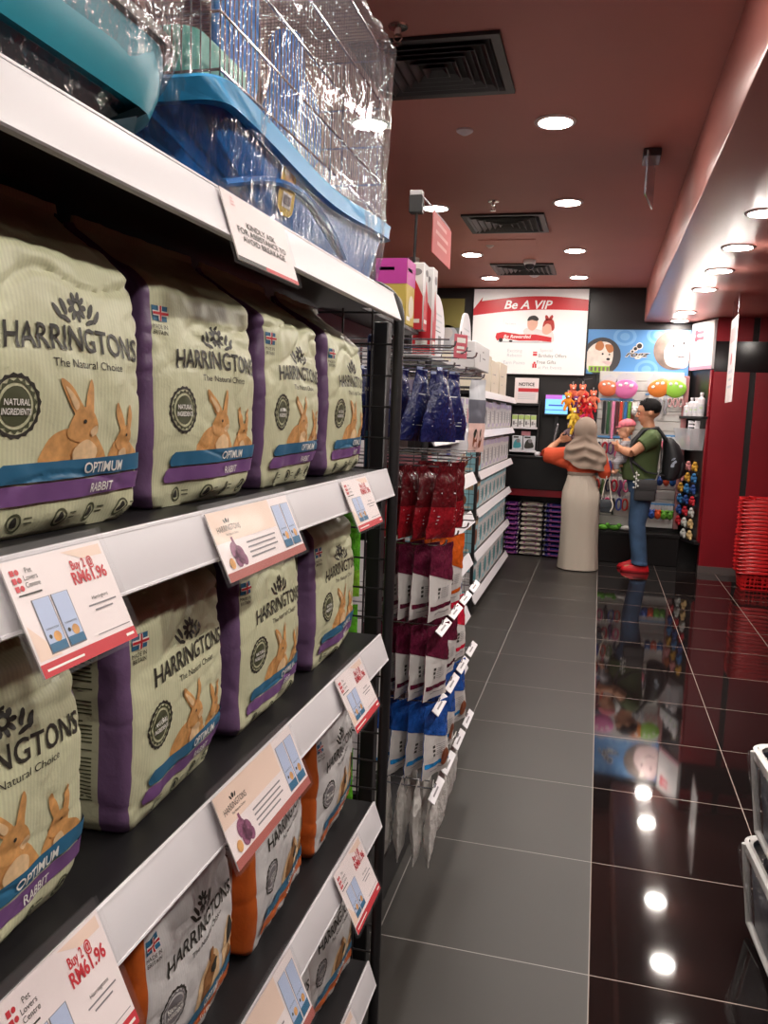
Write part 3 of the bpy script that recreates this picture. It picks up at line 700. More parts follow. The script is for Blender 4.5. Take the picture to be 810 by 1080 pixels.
b = MB(); b.box(-.86, -.66, YA, YZ, 1.80, 1.815, bev=.002); wp(b, 'top_board', M_black, pu)
def pouch_mesh(w0, w1, h, th, seed, cols, draw, maxe=.02):
    """hanging pouch, hook hole at the origin, front +X; w0 top width, w1 bottom width"""
    n0 = Vector((seed * 3.7, seed * 1.3, 0)); top = .028
    def S(u, v, off, side=1):                   # u in -.5...5 of width, v 0 (top) .. 1 (bottom)
        w = w0 + (w1 - w0) * sstep(.05, .9, v); e = 1 - (2 * abs(u)) ** 2.4
        f = math.sin(PI * clamp((v - .12) / .86)) ** .6 if .12 < v < .98 else 0
        z = top - .012 - v * h
        wr = noise.noise(Vector((u * w * 55, z * 40, seed)) + n0) * .0045 * (1 if .03 < v < .97 else .3) + noise.noise(Vector((u * w * 20, z * 9, seed)) + n0) * .006 * (v > .05)
        x = side * (th / 2 * max(e, 0) * f + .0012) + wr + side * off
        return Vector((x, u * w, z))
    mb = MB(); nu, nv = 13, 26
    for sd in (1, -1):
        k = len(mb.v)
        for j in range(nv):
            for i in range(nu): mb.v.append(tuple(S(i / (nu - 1) - .5, j / (nv - 1), 0, sd)))
        for j in range(nv - 1):
            for i in range(nu - 1):
                q = [k + j * nu + i, k + j * nu + i + 1, k + (j + 1) * nu + i + 1, k + (j + 1) * nu + i]
                mb.f.append(q[::-1] if sd > 0 else q); mb.m.append(draw(i / (nu - 2) - .5, (j + .5) / (nv - 1)))
    o = nu * nv
    for j in range(nv - 1):
        for i in (0, nu - 1):
            q = [j * nu + i, (j + 1) * nu + i, o + (j + 1) * nu + i, o + j * nu + i]; mb.f.append(q if i == 0 else q[::-1]); mb.m.append(0)
    for j in (0, nv - 1):
        for i in range(nu - 1): mb.f.append([j * nu + i, j * nu + i + 1, o + j * nu + i + 1, o + j * nu + i]); mb.m.append(0)
    return mb, S
def shiny(name, rgb, bump=.5): return mat(name, rgb, .22, bump=(90, bump), var=(60, .2))
K_navy = shiny('navy_foil', (26, 34, 84)); K_nvl = mat('navy_clear_top', (150, 160, 192), .2, bump=(80, .6)); K_red = shiny('red_foil', (140, 24, 34)); K_dred = shiny('dark_red_foil', (84, 16, 22))
K_mar = shiny('maroon_foil', (92, 26, 50)); K_blue = shiny('blue_foil', (32, 80, 158)); K_sky = shiny('sky_foil', (34, 136, 206)); K_wh = mat('pouch_white', (214, 210, 208), .35, bump=(50, .25))
K_sil = mat('silver_foil', (226, 222, 218), .3, metal=.15, bump=(60, .8)); K_or = shiny('orange_foil', (206, 92, 28)); K_pink = shiny('crimson_foil', (204, 32, 60)); K_green = shiny('green_pack', (92, 176, 44)); K_brn = mat('biscuit_print', (132, 74, 48), .45)
def treat(seed, top, band, w=.128):
    mb, S = pouch_mesh(w * .94, w, .215, .026, seed, None, lambda u, v: 0 if v < .36 else 1)
    P = Print(mb, lambda u, v, o: S(u, v, o), .06, .0012)
    P.poly([(-.499, .34), (.499, .34), (.499, .52), (.30, .50), (.05, .42), (-.3, .36), (-.499, .365)], 0, 1)
    for k in range(3): P.rect(-.26, .555 + k * .055, -.17, .59 + k * .055, 2, 1)
    for k in range(6): P.rect(-.12, .56 + k * .026, .2, .567 + k * .026, 3, 1)
    P.rect(-.46, .79, .46, .85, 4, 1); P.rect(-.3, .90, .3, .91, 3, 1)
    if band is K_sky: P.blob([(.1, .70), (.2, .66), (.34, .68), (.4, .78), (.3, .9), (.12, .86)], 6, 2)
    return mb.mesh('treat_pouch', [top, K_wh, M_ink, M_grey, band, M_inkwhite, K_brn])
def foil(seed, a, c, w0, w1, h, tp=None):
    mb, S = pouch_mesh(w0, w1, h, .034, seed, None, lambda u, v: 2 if v < .05 else (0 if v < .58 else 1))
    P = Print(mb, lambda u, v, o: S(u, v, o), None, .0006)
    P.rect(-.42, .60, .42, .615, 3, 1)
    for k in range(3): P.rect(-.3, .68 + k * .05, .25, .69 + k * .05, 3, 1)
    P.rect(-.3, .36, .3, .375, 3, 1)
    return mb.mesh('treat_pouch', [a, c, tp or K_nvl, M_lightgrey])
PM = {'navy': [foil(s, K_navy, K_navy, .05, .155, .205) for s in (1, 2)], 'red': [foil(s, K_dred, K_red, .09, .145, .205, K_dred) for s in (3, 4)],
      'maroon': [treat(s, K_mar, K_mar) for s in (5, 6)], 'crimson': [treat(s, K_pink, K_pink) for s in (7, 8)],
      'blue': [treat(s, K_blue, K_sky, .135) for s in (9, 10)], 'orange': [treat(s, K_or, K_or) for s in (11, 12)], 'silver': [foil(s, K_sil, K_sil, .10, .115, .22, K_sil) for s in (13, 14)]}
hk = MB(); hk.tube([(0, 0, 0), (.375, 0, .0), (.385, 0, .006), (.388, 0, .018)], .0028, 0, 6); hk.tube([(0, 0, .022), (.37, 0, .022)], .0022, 0, 6); hk.box(-.004, .003, -.014, .014, -.02, .04)
me_hook = hk.mesh('peg_hook', M_steel)
tg = MB(); tg.box(.374, .377, -.082, .082, -.016, .008, bev=.001); P = Print(tg, face_pX(.377), None, .0006); P.rect(-.05, -.006, .02, -.001, 1)
me_tag = tg.mesh('price_tag', [M_white, M_grey], smooth=False)
rowz = [('top row', 1.70, None), ('navy row', 1.642, 'navy'), ('red row', 1.372, 'red'), ('upper maroon row', 1.150, 'maroon'), ('lower maroon row', .918, 'maroon'), ('blue row', .69, 'blue'), ('silver row', .43, 'silver')]
look = {'navy': 'glossy navy foil treat pouch', 'red': 'glossy dark red foil treat pouch', 'maroon': 'maroon topped white treat pouch', 'crimson': 'crimson topped white treat pouch', 'blue': 'blue topped white treat pouch', 'orange': 'orange topped white treat pouch', 'silver': 'crumpled silver treat pouch seen edge-on'}
HY = [2.28, 2.48, 2.68, 2.88]; hn = ['nearest', 'second', 'third', 'farthest']
for rn, z, kind in rowz:
    for c, y in enumerate(HY):
        if kind is None and c > 2: continue
        h = link('peg_hook', me_hook, pu, Vector((-.785, y, z)) - Vector(pu.location)); (rn == 'lower maroon row' or kind in ('blue', 'silver')) and link('price_tag', me_tag, h, Vector((.157, 0, -.295)), (0, R(-52), 0))
        if kind is None: continue
        n = {'navy': (5, 2, 0, 0), 'red': (5, 3, 0, 0), 'maroon': (5, 3, 2, 0), 'blue': (5, 3, 2, 0), 'silver': (6, 3, 1, 0)}[kind][c]
        if rn == 'upper maroon row' and c == 2: n = 0
        for k in range(n):
            kd = kind
            if rn == 'upper maroon row' and c > 0: kd = 'orange'
            if rn == 'lower maroon row' and c > 1: kd = 'crimson'
            if rn == 'lower maroon row' and c == 0 and k == 0 and 0: kd = 'crimson'
            x = -.402 - .047 * k - (.008 * rnd.random()) - c * .004
            base = {'silver': 3, 'navy': -24, 'red': -22}.get(kd, -17)
            if kind == 'navy': x = -.432 - .056 * k
            o = link('treat_pouch', PM[kd][(k + c) % 2], None, (x, y, z - .012), (R(rnd.uniform(-3, 3)), R(rnd.uniform(-2, 4)), R(base + rnd.uniform(-7, 7))))
            tag(o, '%s, %s from aisle, %s hook, %s' % (look[kd], ORD[k], hn[c], rn), 'treat pouch', 'hanging treat pouches')
# a clothing pack and green packs on the same unit
mb, S = pouch_mesh(.11, .125, .26, .02, 21, None, lambda u, v: 0 if v < .30 else (1 if v < .62 else 2))
P = Print(mb, lambda u, v, o: S(u, v, o), None, .0006)
for s in (-.18, .12): P.blob([(s - .06, .92), (s - .08, .76), (s - .02, .70), (s + .06, .74), (s + .1, .92)], 3, 1); P.blob([(s - .09, .75), (s - .05, .68), (s, .70), (s - .04, .80)], 4, 2)
o = link('clothing_pack', mb.mesh('clothing_pack', [M_lightgrey, mat('slate_fabric', (92, 92, 104), .8), mat('blush_print', (222, 186, 178), .5), K_brn, M_ink]), None, (-.43, 2.98, 1.63), (0, 0, R(-20)))
tag(o, 'grey and pink dog clothing pack hanging right of the navy pouches', 'pack')
for k, (z, zz) in enumerate(((1.26, 0), (1.03, 0), (.66, 0))):
    mb, S = pouch_mesh(.08, .085, .21, .03, 30 + k, None, lambda u, v: 0 if v < .7 else 1)
    o = link('green_pack', mb.mesh('green_pack', [K_green, shiny('lime_pack', (140, 200, 60))]), None, (-.585, 1.905, z), (0, 0, R(-62)))
    tag(o, 'bright green pack seen through the wire mesh, %s from the top' % ORD[k], 'pack', 'green packs behind the wire mesh')
    Mi = Matrix.Rotation(R(62), 4, 'Z'); b = MB(); b.tube([Mi @ Vector((0, .0, .0)), Mi @ Vector((0, -.03, .012)), Mi @ Vector((0, -.064, .004)), Mi @ Vector((0, -.068, -.012))], .003, 0, 6); b.build('wire_hook', M_steel, o)
b = MB(); b.box(-.575, -.545, 2.02, 2.14, 1.27, 1.71, bev=.004); P = Print(b, face_mY(2.02, -.575, 1.27), None, .0005); P.rect(.004, .40, .026, .42, 1); P.text('NEW', .015, .3, 1, h=.01); P.rect(.004, .05, .026, .2, 2)
tag(b.build('tall_box', [mat('navy_card', (30, 40, 92), .4), M_inkwhite, M_steelblue]), 'tall narrow navy box beside the black upright behind the mesh', 'box')

# ---------------------------------------------------------------- second shelf unit
def box_item(name, x0, x1, y0, y1, z0, cols, label, cat, group, h, design=0, rz=0):
    """carton standing on a shelf; printed on the aisle face (+X) and on the near end (-Y)"""
    W = y1 - y0; T = x1 - x0; b = MB(); b.box(-T, 0, -W / 2, W / 2, 0, h, 0, bev=min(.004, T * .1))
    F = Print(b, face_pX(0, -W / 2), None, .0007); N = Print(b, face_mY(-W / 2, -T), None, .0007)
    F.rect(W * .04, h * .78, W * .96, h * .96, 1); F.disc(W * .62, h * .42, min(W, h) * .26, 2); F.rect(W * .08, h * .08, W * .5, h * .2, 3)
    for k in range(4): F.rect(W * .08, h * (.34 + k * .09), W * .36, h * (.36 + k * .09), 4)
    N.rect(T * .05, h * .7, T * .95, h * .95, 1); N.blob([(T * .3, h * .15), (T * .25, h * .45), (T * .5, h * .6), (T * .75, h * .45), (T * .7, h * .15)], 2); N.rect(T * .1, h * .05, T * .9, h * .12, 3)
    if design == 1:
        for k in range(6): N.rect(T * .1, h * (.62 - k * .09), T * .55, h * (.655 - k * .09), 4, 2)
    o = b.build(name, cols, None, loc=(x1, (y0 + y1) / 2, z0 + .0015), rot=R(rz)); tag(o, label, cat, group); return o
c_w = mat('carton_white', (216, 214, 214), .45); c_lb = mat('carton_pale_blue', (150, 202, 214), .45); c_tan = mat('carton_tan', (196, 168, 132), .5); c_lil = mat('carton_lilac', (190, 178, 208), .45); c_pk = mat('carton_pink', (222, 150, 160), .45)
c_nv = mat('carton_navy', (34, 52, 130), .4); c_cream = mat('carton_cream', (226, 216, 196), .5); c_teal = mat('carton_teal', (70, 150, 160), .45); c_gr = mat('carton_grey', (150, 150, 156), .5)
def shelf_rack(lab, x0, x1, y0, y1, zs, top, end=True, loc=None):
    t = thing('shelf_rack', lab, 'shelf unit', loc or (x0, (y0 + y1) / 2, 0))
    b = MB(); b.box(x0 - .02, x0, y0, y1, .02, top); wp(b, 'back_panel', M_black, t)
    b = MB(); b.box(x0, x1 - .05, y0, y1, 0, zs[0] - .03); wp(b, 'plinth', M_black, t)
    for z in zs:
        b = MB(); b.box(x0, x1, y0, y1, z - .022, z, bev=.002); s = wp(b, 'shelf_board', M_black, t)
        b = MB(); b.rings([[(x, y, q) for x, q in [(x1 + .001, z + .004), (x1 + .006, z + .004), (x1 + .032, z - .052), (x1 + .027, z - .055), (x1 + .001, z - .012)]] for y in (y0 + .004, y1 - .004)]); wp(b, 'price_rail', M_white, s, smooth=False)
    if end:
        f = MB()
        for x in (x0 + .01, x1 - .005): f.tube([(x, y0 - .012, 0), (x, y0 - .012, top)], .013, 0, 8)
        f.tube([(x0 + .01, y0 - .012, top), (x1 - .005, y0 - .012, top)], .010, 0, 8); p = wp(f, 'end_frame', M_black, t)
        w = MB(); z = .1
        while z < top - .03: w.tube([(x0, y0 - .012, z), (x1, y0 - .012, z)], .0024, 0, 4); z += .075
        x = x0 + .075
        while x < x1 - .02: w.tube([(x, y0 - .015, .06), (x, y0 - .015, top)], .0024, 0, 4); x += .075
        wp(w, 'wire_mesh', M_black, p)
    return t
Z2 = [.24, .52, .80, 1.02, 1.225, 1.45]
shelf_rack('shelf unit of white packs behind the hanging pouches', -.97, -.625, 3.06, 4.25, Z2, 1.72)
pal2 = [([c_w, c_lil, c_pk, c_nv, M_grey], 'white pack with lilac top'), ([c_w, c_gr, K_brn, c_w, M_ink], 'white pack with grey top'), ([c_cream, c_pk, K_brn, c_w, M_grey], 'cream pack with pink top'), ([c_w, c_nv, c_teal, c_nv, M_grey], 'white pack with navy top'), ([c_lb, c_w, c_tan, c_w, M_ink], 'pale blue pack with white top')]
for si, z in enumerate(Z2):
    y = 3.09; k = 0
    while y < 4.05:
        wv = rnd.uniform(.13, .20); hh = rnd.uniform(.13, .17) if si < 5 else rnd.uniform(.15, .22)
        cols, nm = pal2[(k * 2 + si * 3) % 5]
        box_item('product_pack', -.80, -.64 + rnd.uniform(-.02, .01), y, y + wv, z, cols, '%s, %s from near end, %s shelf behind pouches' % (nm, ORD[k], ['lowest', 'fifth highest', 'fourth highest', 'third highest', 'second highest', 'highest'][si]), 'pack', 'packs on the shelves behind the pouches', hh, rz=rnd.uniform(-3, 3))
        y += wv + rnd.uniform(.01, .02); k += 1
b = MB(); b.prism([(0, 0), (0, .22), (.11, .10)], -.003, .003, 0, Matrix(((1, 0, 0, 0), (0, 0, -1, 0), (0, 1, 0, 0), (0, 0, 0, 1)))); b.box(-.03, .0, -.004, .004, .08, .12)
tag(b.build('shelf_talker', M_white, loc=(-.63, 3.62, 1.30)), 'white triangular card sticking out from the shelf behind the pouches', 'sign')
# goods on top of the peg board unit
def carton(name, x0, x1, y0, y1, z0, z1, cols, draw, label, cat='box', group=None):
    b = MB(); b.box(-(x1 - x0) / 2, (x1 - x0) / 2, -(y1 - y0) / 2, (y1 - y0) / 2, 0, z1 - z0, 0, bev=.004)
    W, T, h = y1 - y0, x1 - x0, z1 - z0; draw(Print(b, face_pX(T / 2, -W / 2), None, .0007), W, h, 'X'); draw(Print(b, face_mY(-W / 2, -T / 2), None, .0007), T, h, 'Y')
    o = b.build(name, cols, None, loc=((x0 + x1) / 2, (y0 + y1) / 2, z0 + .0015)); tag(o, label, cat, group); return o
def d_py(P, W, h, f):
    P.rect(0, h * .62, W, h, 1); P.disc(W * .6, h * .3, min(W, h) * .3, 2); P.rect(W * .1, h * .82, W * .6, h * .87, 3); P.rect(W * .1, h * .08, W * .5, h * .14, 3)
carton('tall_carton', -.775, -.665, 2.80, 2.93, 1.815, 2.035, [mat('mustard_card', (202, 176, 84), .5), mat('magenta_card', (196, 66, 160), .45), c_cream, M_inkwhite], d_py, 'magenta and mustard carton on top of the pegboard unit')
def d_rw(P, W, h, f):
    P.poly([(W * .05, 0), (W * .95, 0), (W * .95, h * .5), (W * .45, h * .75), (W * .3, h * .35), (W * .05, h * .55)], 1); P.disc(W * .55, h * .86, W * .3, 2, 1, h * .05); P.rect(W * .2, h * .1, W * .8, h * .16, 3, 2)
for k, y in enumerate((2.965, 3.06)):
    carton('slim_carton', -.70, -.64 + .015 * k, y, y + .075, 1.815 if y < 2.99 else 1.735, 2.05, [c_w, M_red, M_grey, M_inkwhite], d_rw, 'slim red and white carton, %s from the magenta carton' % ('next' if k == 0 else 'second'), 'box', 'red and white cartons')
def oval(label, x, y, z0, ry, rz):
    t = thing('round_sign', label, 'sign', (x, y, z0))
    b = MB(); b.lathe([(.999, 0), (1, .003), (1, .009), (.999, .012)], 0, 36, Matrix.Translation((0, 0, rz)) @ Matrix.Diagonal((1, ry, rz, 1)) @ Matrix.Rotation(PI / 2, 4, 'Y'))
    P = Print(b, face_pX(.0125, 0, rz), None, .0006)
    P.text('PREMIUM', 0, rz * .25, 1, w=ry * 1.1, h=.02) if 0 else None
    for k, r in enumerate((1.1, 1.25, .8)): P.rect(-ry * r / 2, rz * (.42 - k * .18), ry * r / 2, rz * (.47 - k * .18), 1)
    P.rect(-ry * .5, -rz * .75, -ry * .1, -rz * .2, 1); P.rect(ry * .25, -rz * .55, ry * .6, -rz * .15, 2); P.rect(-ry * .4, -rz * .05, ry * .5, -rz * .02, 2)
    b.build('disc', [M_white, M_lightgrey, M_grey], t)
    b = MB(); b.box(-.03, .03, -.05, .05, 0, .012); b.box(0, .012, -.02, .02, .01, .06); b.build('foot', M_white, t)
oval('white oval sign standing left of the olive poster', -.74, 3.66, 1.738, .20, .15)
oval('narrow white oval sign in front of the red ribbon poster', -.74, 4.50, 1.738, .17, .16)
b = MB(); b.box(-.97, -.62, 3.05, 4.52, 1.72, 1.736, bev=.002); tag(b.build('top_board', M_panel), 'pale board capping the shelf unit below the oval signs', 'board')
def d_hdr(P, W, h, f):
    P.rect(W * .3, h * .3, W * .34, h * .6, 1); P.rect(W * .5, h * .45, W * .7, h * .5, 1); P.rect(W * .5, h * .7, W * .56, h * .75, 2)
carton('header_box', -.70, -.585, 3.90, 4.40, 1.736, 1.86, [c_w, M_grey, M_ink], d_hdr, 'long white header box under the oval signs')
t = thing('hanging_price_sign', 'small red price flag on an empty hook above the navy pouches', 'sign', (-.418, 2.48, 1.70))
b = MB(); b.box(.0, .003, -.03, .03, -.015, .055, bev=.001); P = Print(b, face_pX(.003), None, .0006); P.rect(-.02, .03, .02, .045, 1); P.rect(-.02, .012, .015, .02, 1); P.rect(-.02, 0, .02, .006, 1)
b.build('flag', [mat('pink_flag', (206, 96, 110), .5), M_inkwhite], t, rot=R(-30)); b = MB(); b.tube([(.001, 0, .055), (.001, 0, .064)], .002); b.build('clip', M_steel, t)
# red sign on a black pole
t = thing('pole_sign', 'red hanging sign on a thin black pole above the oval sign', 'sign', (-.80, 3.46, 1.736))
b = MB(); b.tube([(0, 0, 0), (.01, 0, .62)], .006, 0, 8); b.lathe([(.04, 0), (.04, .006), (.008, .01)], 0, 14); b.build('pole', M_black, t)
b = MB(); b.box(-.02, .035, -.022, .022, .60, .67, bev=.003); b.box(-.018, .033, -.020, .020, .67, .69, 1, bev=.002); b.build('clamp', [M_black, M_white], t)
b = MB(); b.tube([(.03, .0, .67), (.07, .06, .63), (.08, .10, .615)], .003); b.tube([(.03, 0, .67), (.07, .3, .63), (.08, .38, .615)], .003); b.build('hook_wire', M_white, t)
b = MB(); b.box(.077, .081, .0, .42, .445, .615, bev=.001); P = Print(b, face_pX(.081), None, .0006)
for k, (w0, w1) in enumerate(((.08, .30), (.06, .34), (.10, .32))): P.rect(w0, .575 - k * .04, w1, .590 - k * .04, 1)
b.build('panel', [mat('coral_sign', (206, 92, 92), .5), mat('coral_text', (228, 160, 156), .5)], t)

# ---------------------------------------------------------------- far shelf unit of cartons
Z3 = [.13, .465, .80, 1.09, 1.405, 1.70]
shelf_rack('far shelf unit of pale blue cartons with a wire mesh end', -1.30, -.87, 6.2, 8.55, Z3, 1.72)
for si, z in enumerate(Z3[:5]):
    y = 6.23; k = 0
    while y < 8.3:
        wv = .30 if si < 1 else rnd.uniform(.20, .27); hh = (.285, .27, .23, .245, .235)[si]
        if k == 0 and si: cols, nm, ds = [c_lb, c_tan, K_brn, c_cream, M_ink], 'pale blue and tan printed pack', 1
        elif si < 3: cols, nm, ds = [c_w, c_lb, c_teal, c_lb, M_grey], 'white carton with pale blue print', 0
        else: cols, nm, ds = [c_w, c_lil, c_gr, c_lil, M_grey], 'white carton with lilac print', 0
        box_item('carton', -1.12 if k else -1.16, -.885, y, y + wv, z, cols, '%s, %s from near end, %s shelf of far unit' % (nm, ORD[k], ['lowest', 'fourth highest', 'third highest', 'second highest', 'highest'][si]), 'carton', 'cartons on the far shelf unit', hh - rnd.uniform(0, .02), ds)
        y += wv + .012; k += 1
def d_cr(P, W, h, f):
    P.rect(W * .15, h * .55, W * .2, h * .6, 1); P.rect(W * .3, h * .57, W * .5, h * .6, 1); P.rect(W * .6, h * .5, W * .62, h * .9, 2); P.rect(W * .3, h * .3, W * .36, h * .34, 1)
for k, (y0, y1, h) in enumerate(((6.3, 6.85, .29), (6.9, 7.4, .27), (7.45, 8.0, .29))):
    carton('large_carton', -1.2, -.89, y0, y1, 1.7, 1.7 + h, [c_cream, M_grey, M_lightgrey], d_cr, 'large cream carton on top of the far unit, %s from the viewer' % ORD[k], 'carton', 'large cream cartons')
# ================================================================ BACK WALL: POSTER, COUNTER, BANNER, SLATWALL
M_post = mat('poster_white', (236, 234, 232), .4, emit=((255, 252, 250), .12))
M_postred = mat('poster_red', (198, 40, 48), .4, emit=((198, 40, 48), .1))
M_hair = mat('print_hair', (40, 34, 36), .5); M_hairred = mat('print_red_hair', (176, 52, 46), .5); M_face = mat('print_face', (226, 178, 158), .5); M_shirt = mat('print_shirt', (222, 216, 214), .5)
t = thing('wall_poster', 'large white poster with red ribbon reading Be A VIP above the counter', 'poster', (-.826, YB - .002, 1.985))
W, H = 1.238, .915
b = MB(); b.box(-W / 2 - .01, W / 2 + .01, -.045, 0, -.01, H + .01, bev=.003); b.build('frame', M_blackwall, t)
b = MB(); b.box(-W / 2, W / 2, -.050, -.044, 0, H)
P = Print(b, face_mY(-.050, 0, 0), None, .0008); y1 = H
P.poly([(-W / 2, .63), (-W / 2, .70)] + [(-W / 2 + .10, .83)] + [(-W / 2 + .085, .77)] + [(-W / 2 + .085 + (W - .085) * k / 12, .785 + .055 * math.sin(PI * k / 12 * .9)) for k in range(13)] + [(W / 2, .685)] + [(W / 2 - W * k / 12, .685 + (.63 - .685) * (k / 12) + .035 * math.sin(PI * k / 12)) for k in range(1, 12)], 1, 1)
P.text('Be A VIP', -.02, .705, 0, h=.088, w=.52, layer=2, bold=.02, shear=.25)
P.blob([(-.02, .39), (-.06, .46), (-.02, .50), (.08, .49), (.16, .46), (.14, .36), (.0, .36)], 5, 1)
P.blob([(-.01, .50), (-.015, .58), (.04, .61), (.09, .58), (.085, .51), (.04, .47)], 4, 2); P.blob([(-.02, .575), (.0, .62), (.06, .632), (.10, .60), (.085, .575), (.03, .585)], 2, 3)
P.blob([(.14, .36), (.13, .44), (.18, .48), (.25, .47), (.275, .40), (.26, .35)], 5, 2)
P.blob([(.15, .45), (.148, .52), (.19, .56), (.24, .54), (.25, .47), (.20, .43)], 4, 3); P.blob([(.15, .51), (.16, .57), (.20, .60), (.26, .58), (.275, .50), (.25, .47), (.235, .53), (.19, .545)], 3, 4)
P.blob([(.18, .58), (.17, .63), (.19, .635), (.21, .60)], 3, 4); P.blob([(.21, .60), (.24, .64), (.255, .62), (.235, .585)], 3, 4)
P.poly([(-.36, .395), (-.35, .44), (-.28, .455), (-.1, .43), (.08, .43), (.25, .40), (.25, .35), (.1, .365), (-.1, .36), (-.26, .385), (-.34, .36)], 1, 5)
P.poly([(-.33, .34), (.25, .34), (.25, .35), (-.33, .352)], 6, 5); P.disc(-.30, .365, .022, 2, 6); P.disc(-.19, .355, .020, 2, 6, .012)
P.text('Be Rewarded', -.12, .388, 0, h=.036, w=.30, layer=6, bold=.01, shear=.25)
P.rect(-.28, .54, -.278, .60, 6); P.text('Pet Lovers', -.20, .535, 6, h=.018, layer=1)
for k, s in enumerate(('Exciting\nRebates', 'Earn Points')): P.text(s, -.14, .235 - k * .13, 6, h=.036, layer=1)
P.text('Special', .20, .245, 6, h=.034, layer=1); P.text('Birthday Offers', .27, .185, 7, h=.036, w=.30, layer=1)
P.text('Free Gifts', .21, .115, 7, h=.036, layer=1); P.text('at Pet Events', .25, .06, 6, h=.034, layer=1)
P.rect(.06, .20, .105, .225, 1); P.rect(.06, .23, .105, .245, 1); P.rect(.06, .07, .08, .115, 1); P.rect(.085, .07, .105, .115, 1); P.disc(.082, .125, .012, 1)
b.build('print', [M_post, M_postred, M_hair, M_hairred, M_face, M_shirt, M_lightgrey, M_grey], t, smooth=False)
t = thing('wall_picture', 'olive and grey picture panel on the dark wall at left of the white poster', 'poster', (-1.73, YB - .002, 2.18))
b = MB(); b.box(-.22, .19, -.03, 0, 0, .63, bev=.003); b.build('frame', M_blackwall, t)
b = MB(); b.box(-.21, .18, -.034, -.029, .01, .62); P = Print(b, face_mY(-.034), None, .0006)
P.rect(-.21, .30, .18, .62, 1); P.blob([(-.1, .03), (-.12, .2), (-.02, .33), (.1, .27), (.13, .1), (.05, .01)], 2); P.disc(0, .24, .06, 3, 2)
b.build('print', [mat('print_greyblue', (120, 124, 122), .5), mat('print_olive', (132, 124, 66), .5), M_lightgrey, M_shirt], t, smooth=False)
# service counter
M_lacq = mat('counter_black', (24, 23, 24), .3); M_redstrip = mat('counter_red', (128, 20, 32), .35)
t = thing('service_counter', 'black service counter with a red strip below its front', 'counter', (-.55, 9.25, 0))
b = MB(); b.box(-.98, -.02, 9.06, 9.385, .74, 1.075, bev=.004); wp(b, 'body', M_lacq, t)
b = MB(); b.box(-.985, -.015, 9.05, 9.39, 1.075, 1.10, bev=.004); wp(b, 'worktop', M_lacq, t)
b = MB(); b.box(-.98, -.02, 9.07, 9.385, .665, .74, bev=.002); wp(b, 'red_strip', M_redstrip, t)
b = MB(); b.box(-.98, -.02, 9.355, 9.385, 0, .665); b.box(-.98, -.95, 9.1, 9.355, 0, .665); b.box(-.05, -.02, 9.1, 9.355, 0, .665); wp(b, 'support', M_lacq, t)
# piles of flat bags below it
def flat_bag(W, T, Hh, cols, seed):
    b = MB(); n0 = Vector((seed, seed * 2, 0))
    def f(u, v):
        a = 2 * PI * u; s = math.sin(PI * clamp(v)) ** .25 if 0 < v < 1 else .15
        y = (v - .5) * T
        x = W / 2 * math.copysign(abs(math.cos(a)) ** .5, math.cos(a)); z = Hh / 2 * math.copysign(abs(math.sin(a)) ** .8, math.sin(a)) * (.25 + .75 * s)
        k = noise.noise(Vector((x * 18, y * 14, z * 30)) + n0) * .006
        return (x * (.97 + .03 * s), y, Hh / 2 + (z + k) * .97)
    b.grid(lambda u, v: f(u, v), 32, 9, cu=True, mif=lambda i, j: 1 if (i in (2, 3, 12, 13, 18, 19, 28, 29)) else (2 if j in (0,) and i % 3 == 0 else 0))
    k = len(b.v); b.f.append([i for i in range(32)]); b.m.append(0); b.f.append([k - 32 + i for i in range(32)][::-1]); b.m.append(0)
    P = Print(b, face_mY(-T / 2 - .001, 0, 0), None, .0008); P.blob([(-W * .3, Hh * .4), (-W * .1, Hh * .62), (W * .2, Hh * .6), (W * .3, Hh * .45), (0, Hh * .35)], 3)
    return b.mesh('flat_bag', cols)
c_fp = shiny('purple_foil', (92, 52, 120)); c_fb = shiny('indigo_foil', (58, 58, 124)); c_fw = mat('bag_ivory', (214, 206, 190), .4, bump=(40, .3)); c_mg = mat('magenta_spot', (168, 84, 150), .4)
PB_ = {'purple': (flat_bag(.155, .24, .052, [c_fp, c_fw, c_mg, c_mg], 1), .155), 'ivory': (flat_bag(.235, .24, .052, [c_fw, K_sil, c_mg, M_grey], 2), .235), 'indigo': (flat_bag(.30, .24, .052, [c_fb, c_fw, c_mg, c_mg], 3), .30)}
xs = -.955
for col, lab in (('purple', 'purple'), ('ivory', 'ivory'), ('indigo', 'indigo')):
    me, w_ = PB_[col]
    for k in range(11):
        o = link('flat_bag', me, None, (xs + w_ / 2 + .008 + rnd.uniform(-.006, .006), 9.215 + rnd.uniform(-.01, .012), .003 + k * .0535), (0, 0, R(rnd.uniform(-3, 3))))
        tag(o, '%s foil bag lying flat under the counter, %s from the bottom of its pile' % (lab, ORD[k]), 'bag', '%s bags piled under the counter' % lab)
    xs += w_ + .014
me, w_ = PB_['purple']
for k in range(10):
    o = link('flat_bag', me, None, (-.145 + rnd.uniform(-.006, .006), 9.21 + rnd.uniform(-.01, .01), .003 + k * .0535)); tag(o, 'purple foil bag right of the woman, %s from the bottom of its pile' % ORD[k], 'bag', 'purple bags behind the woman')
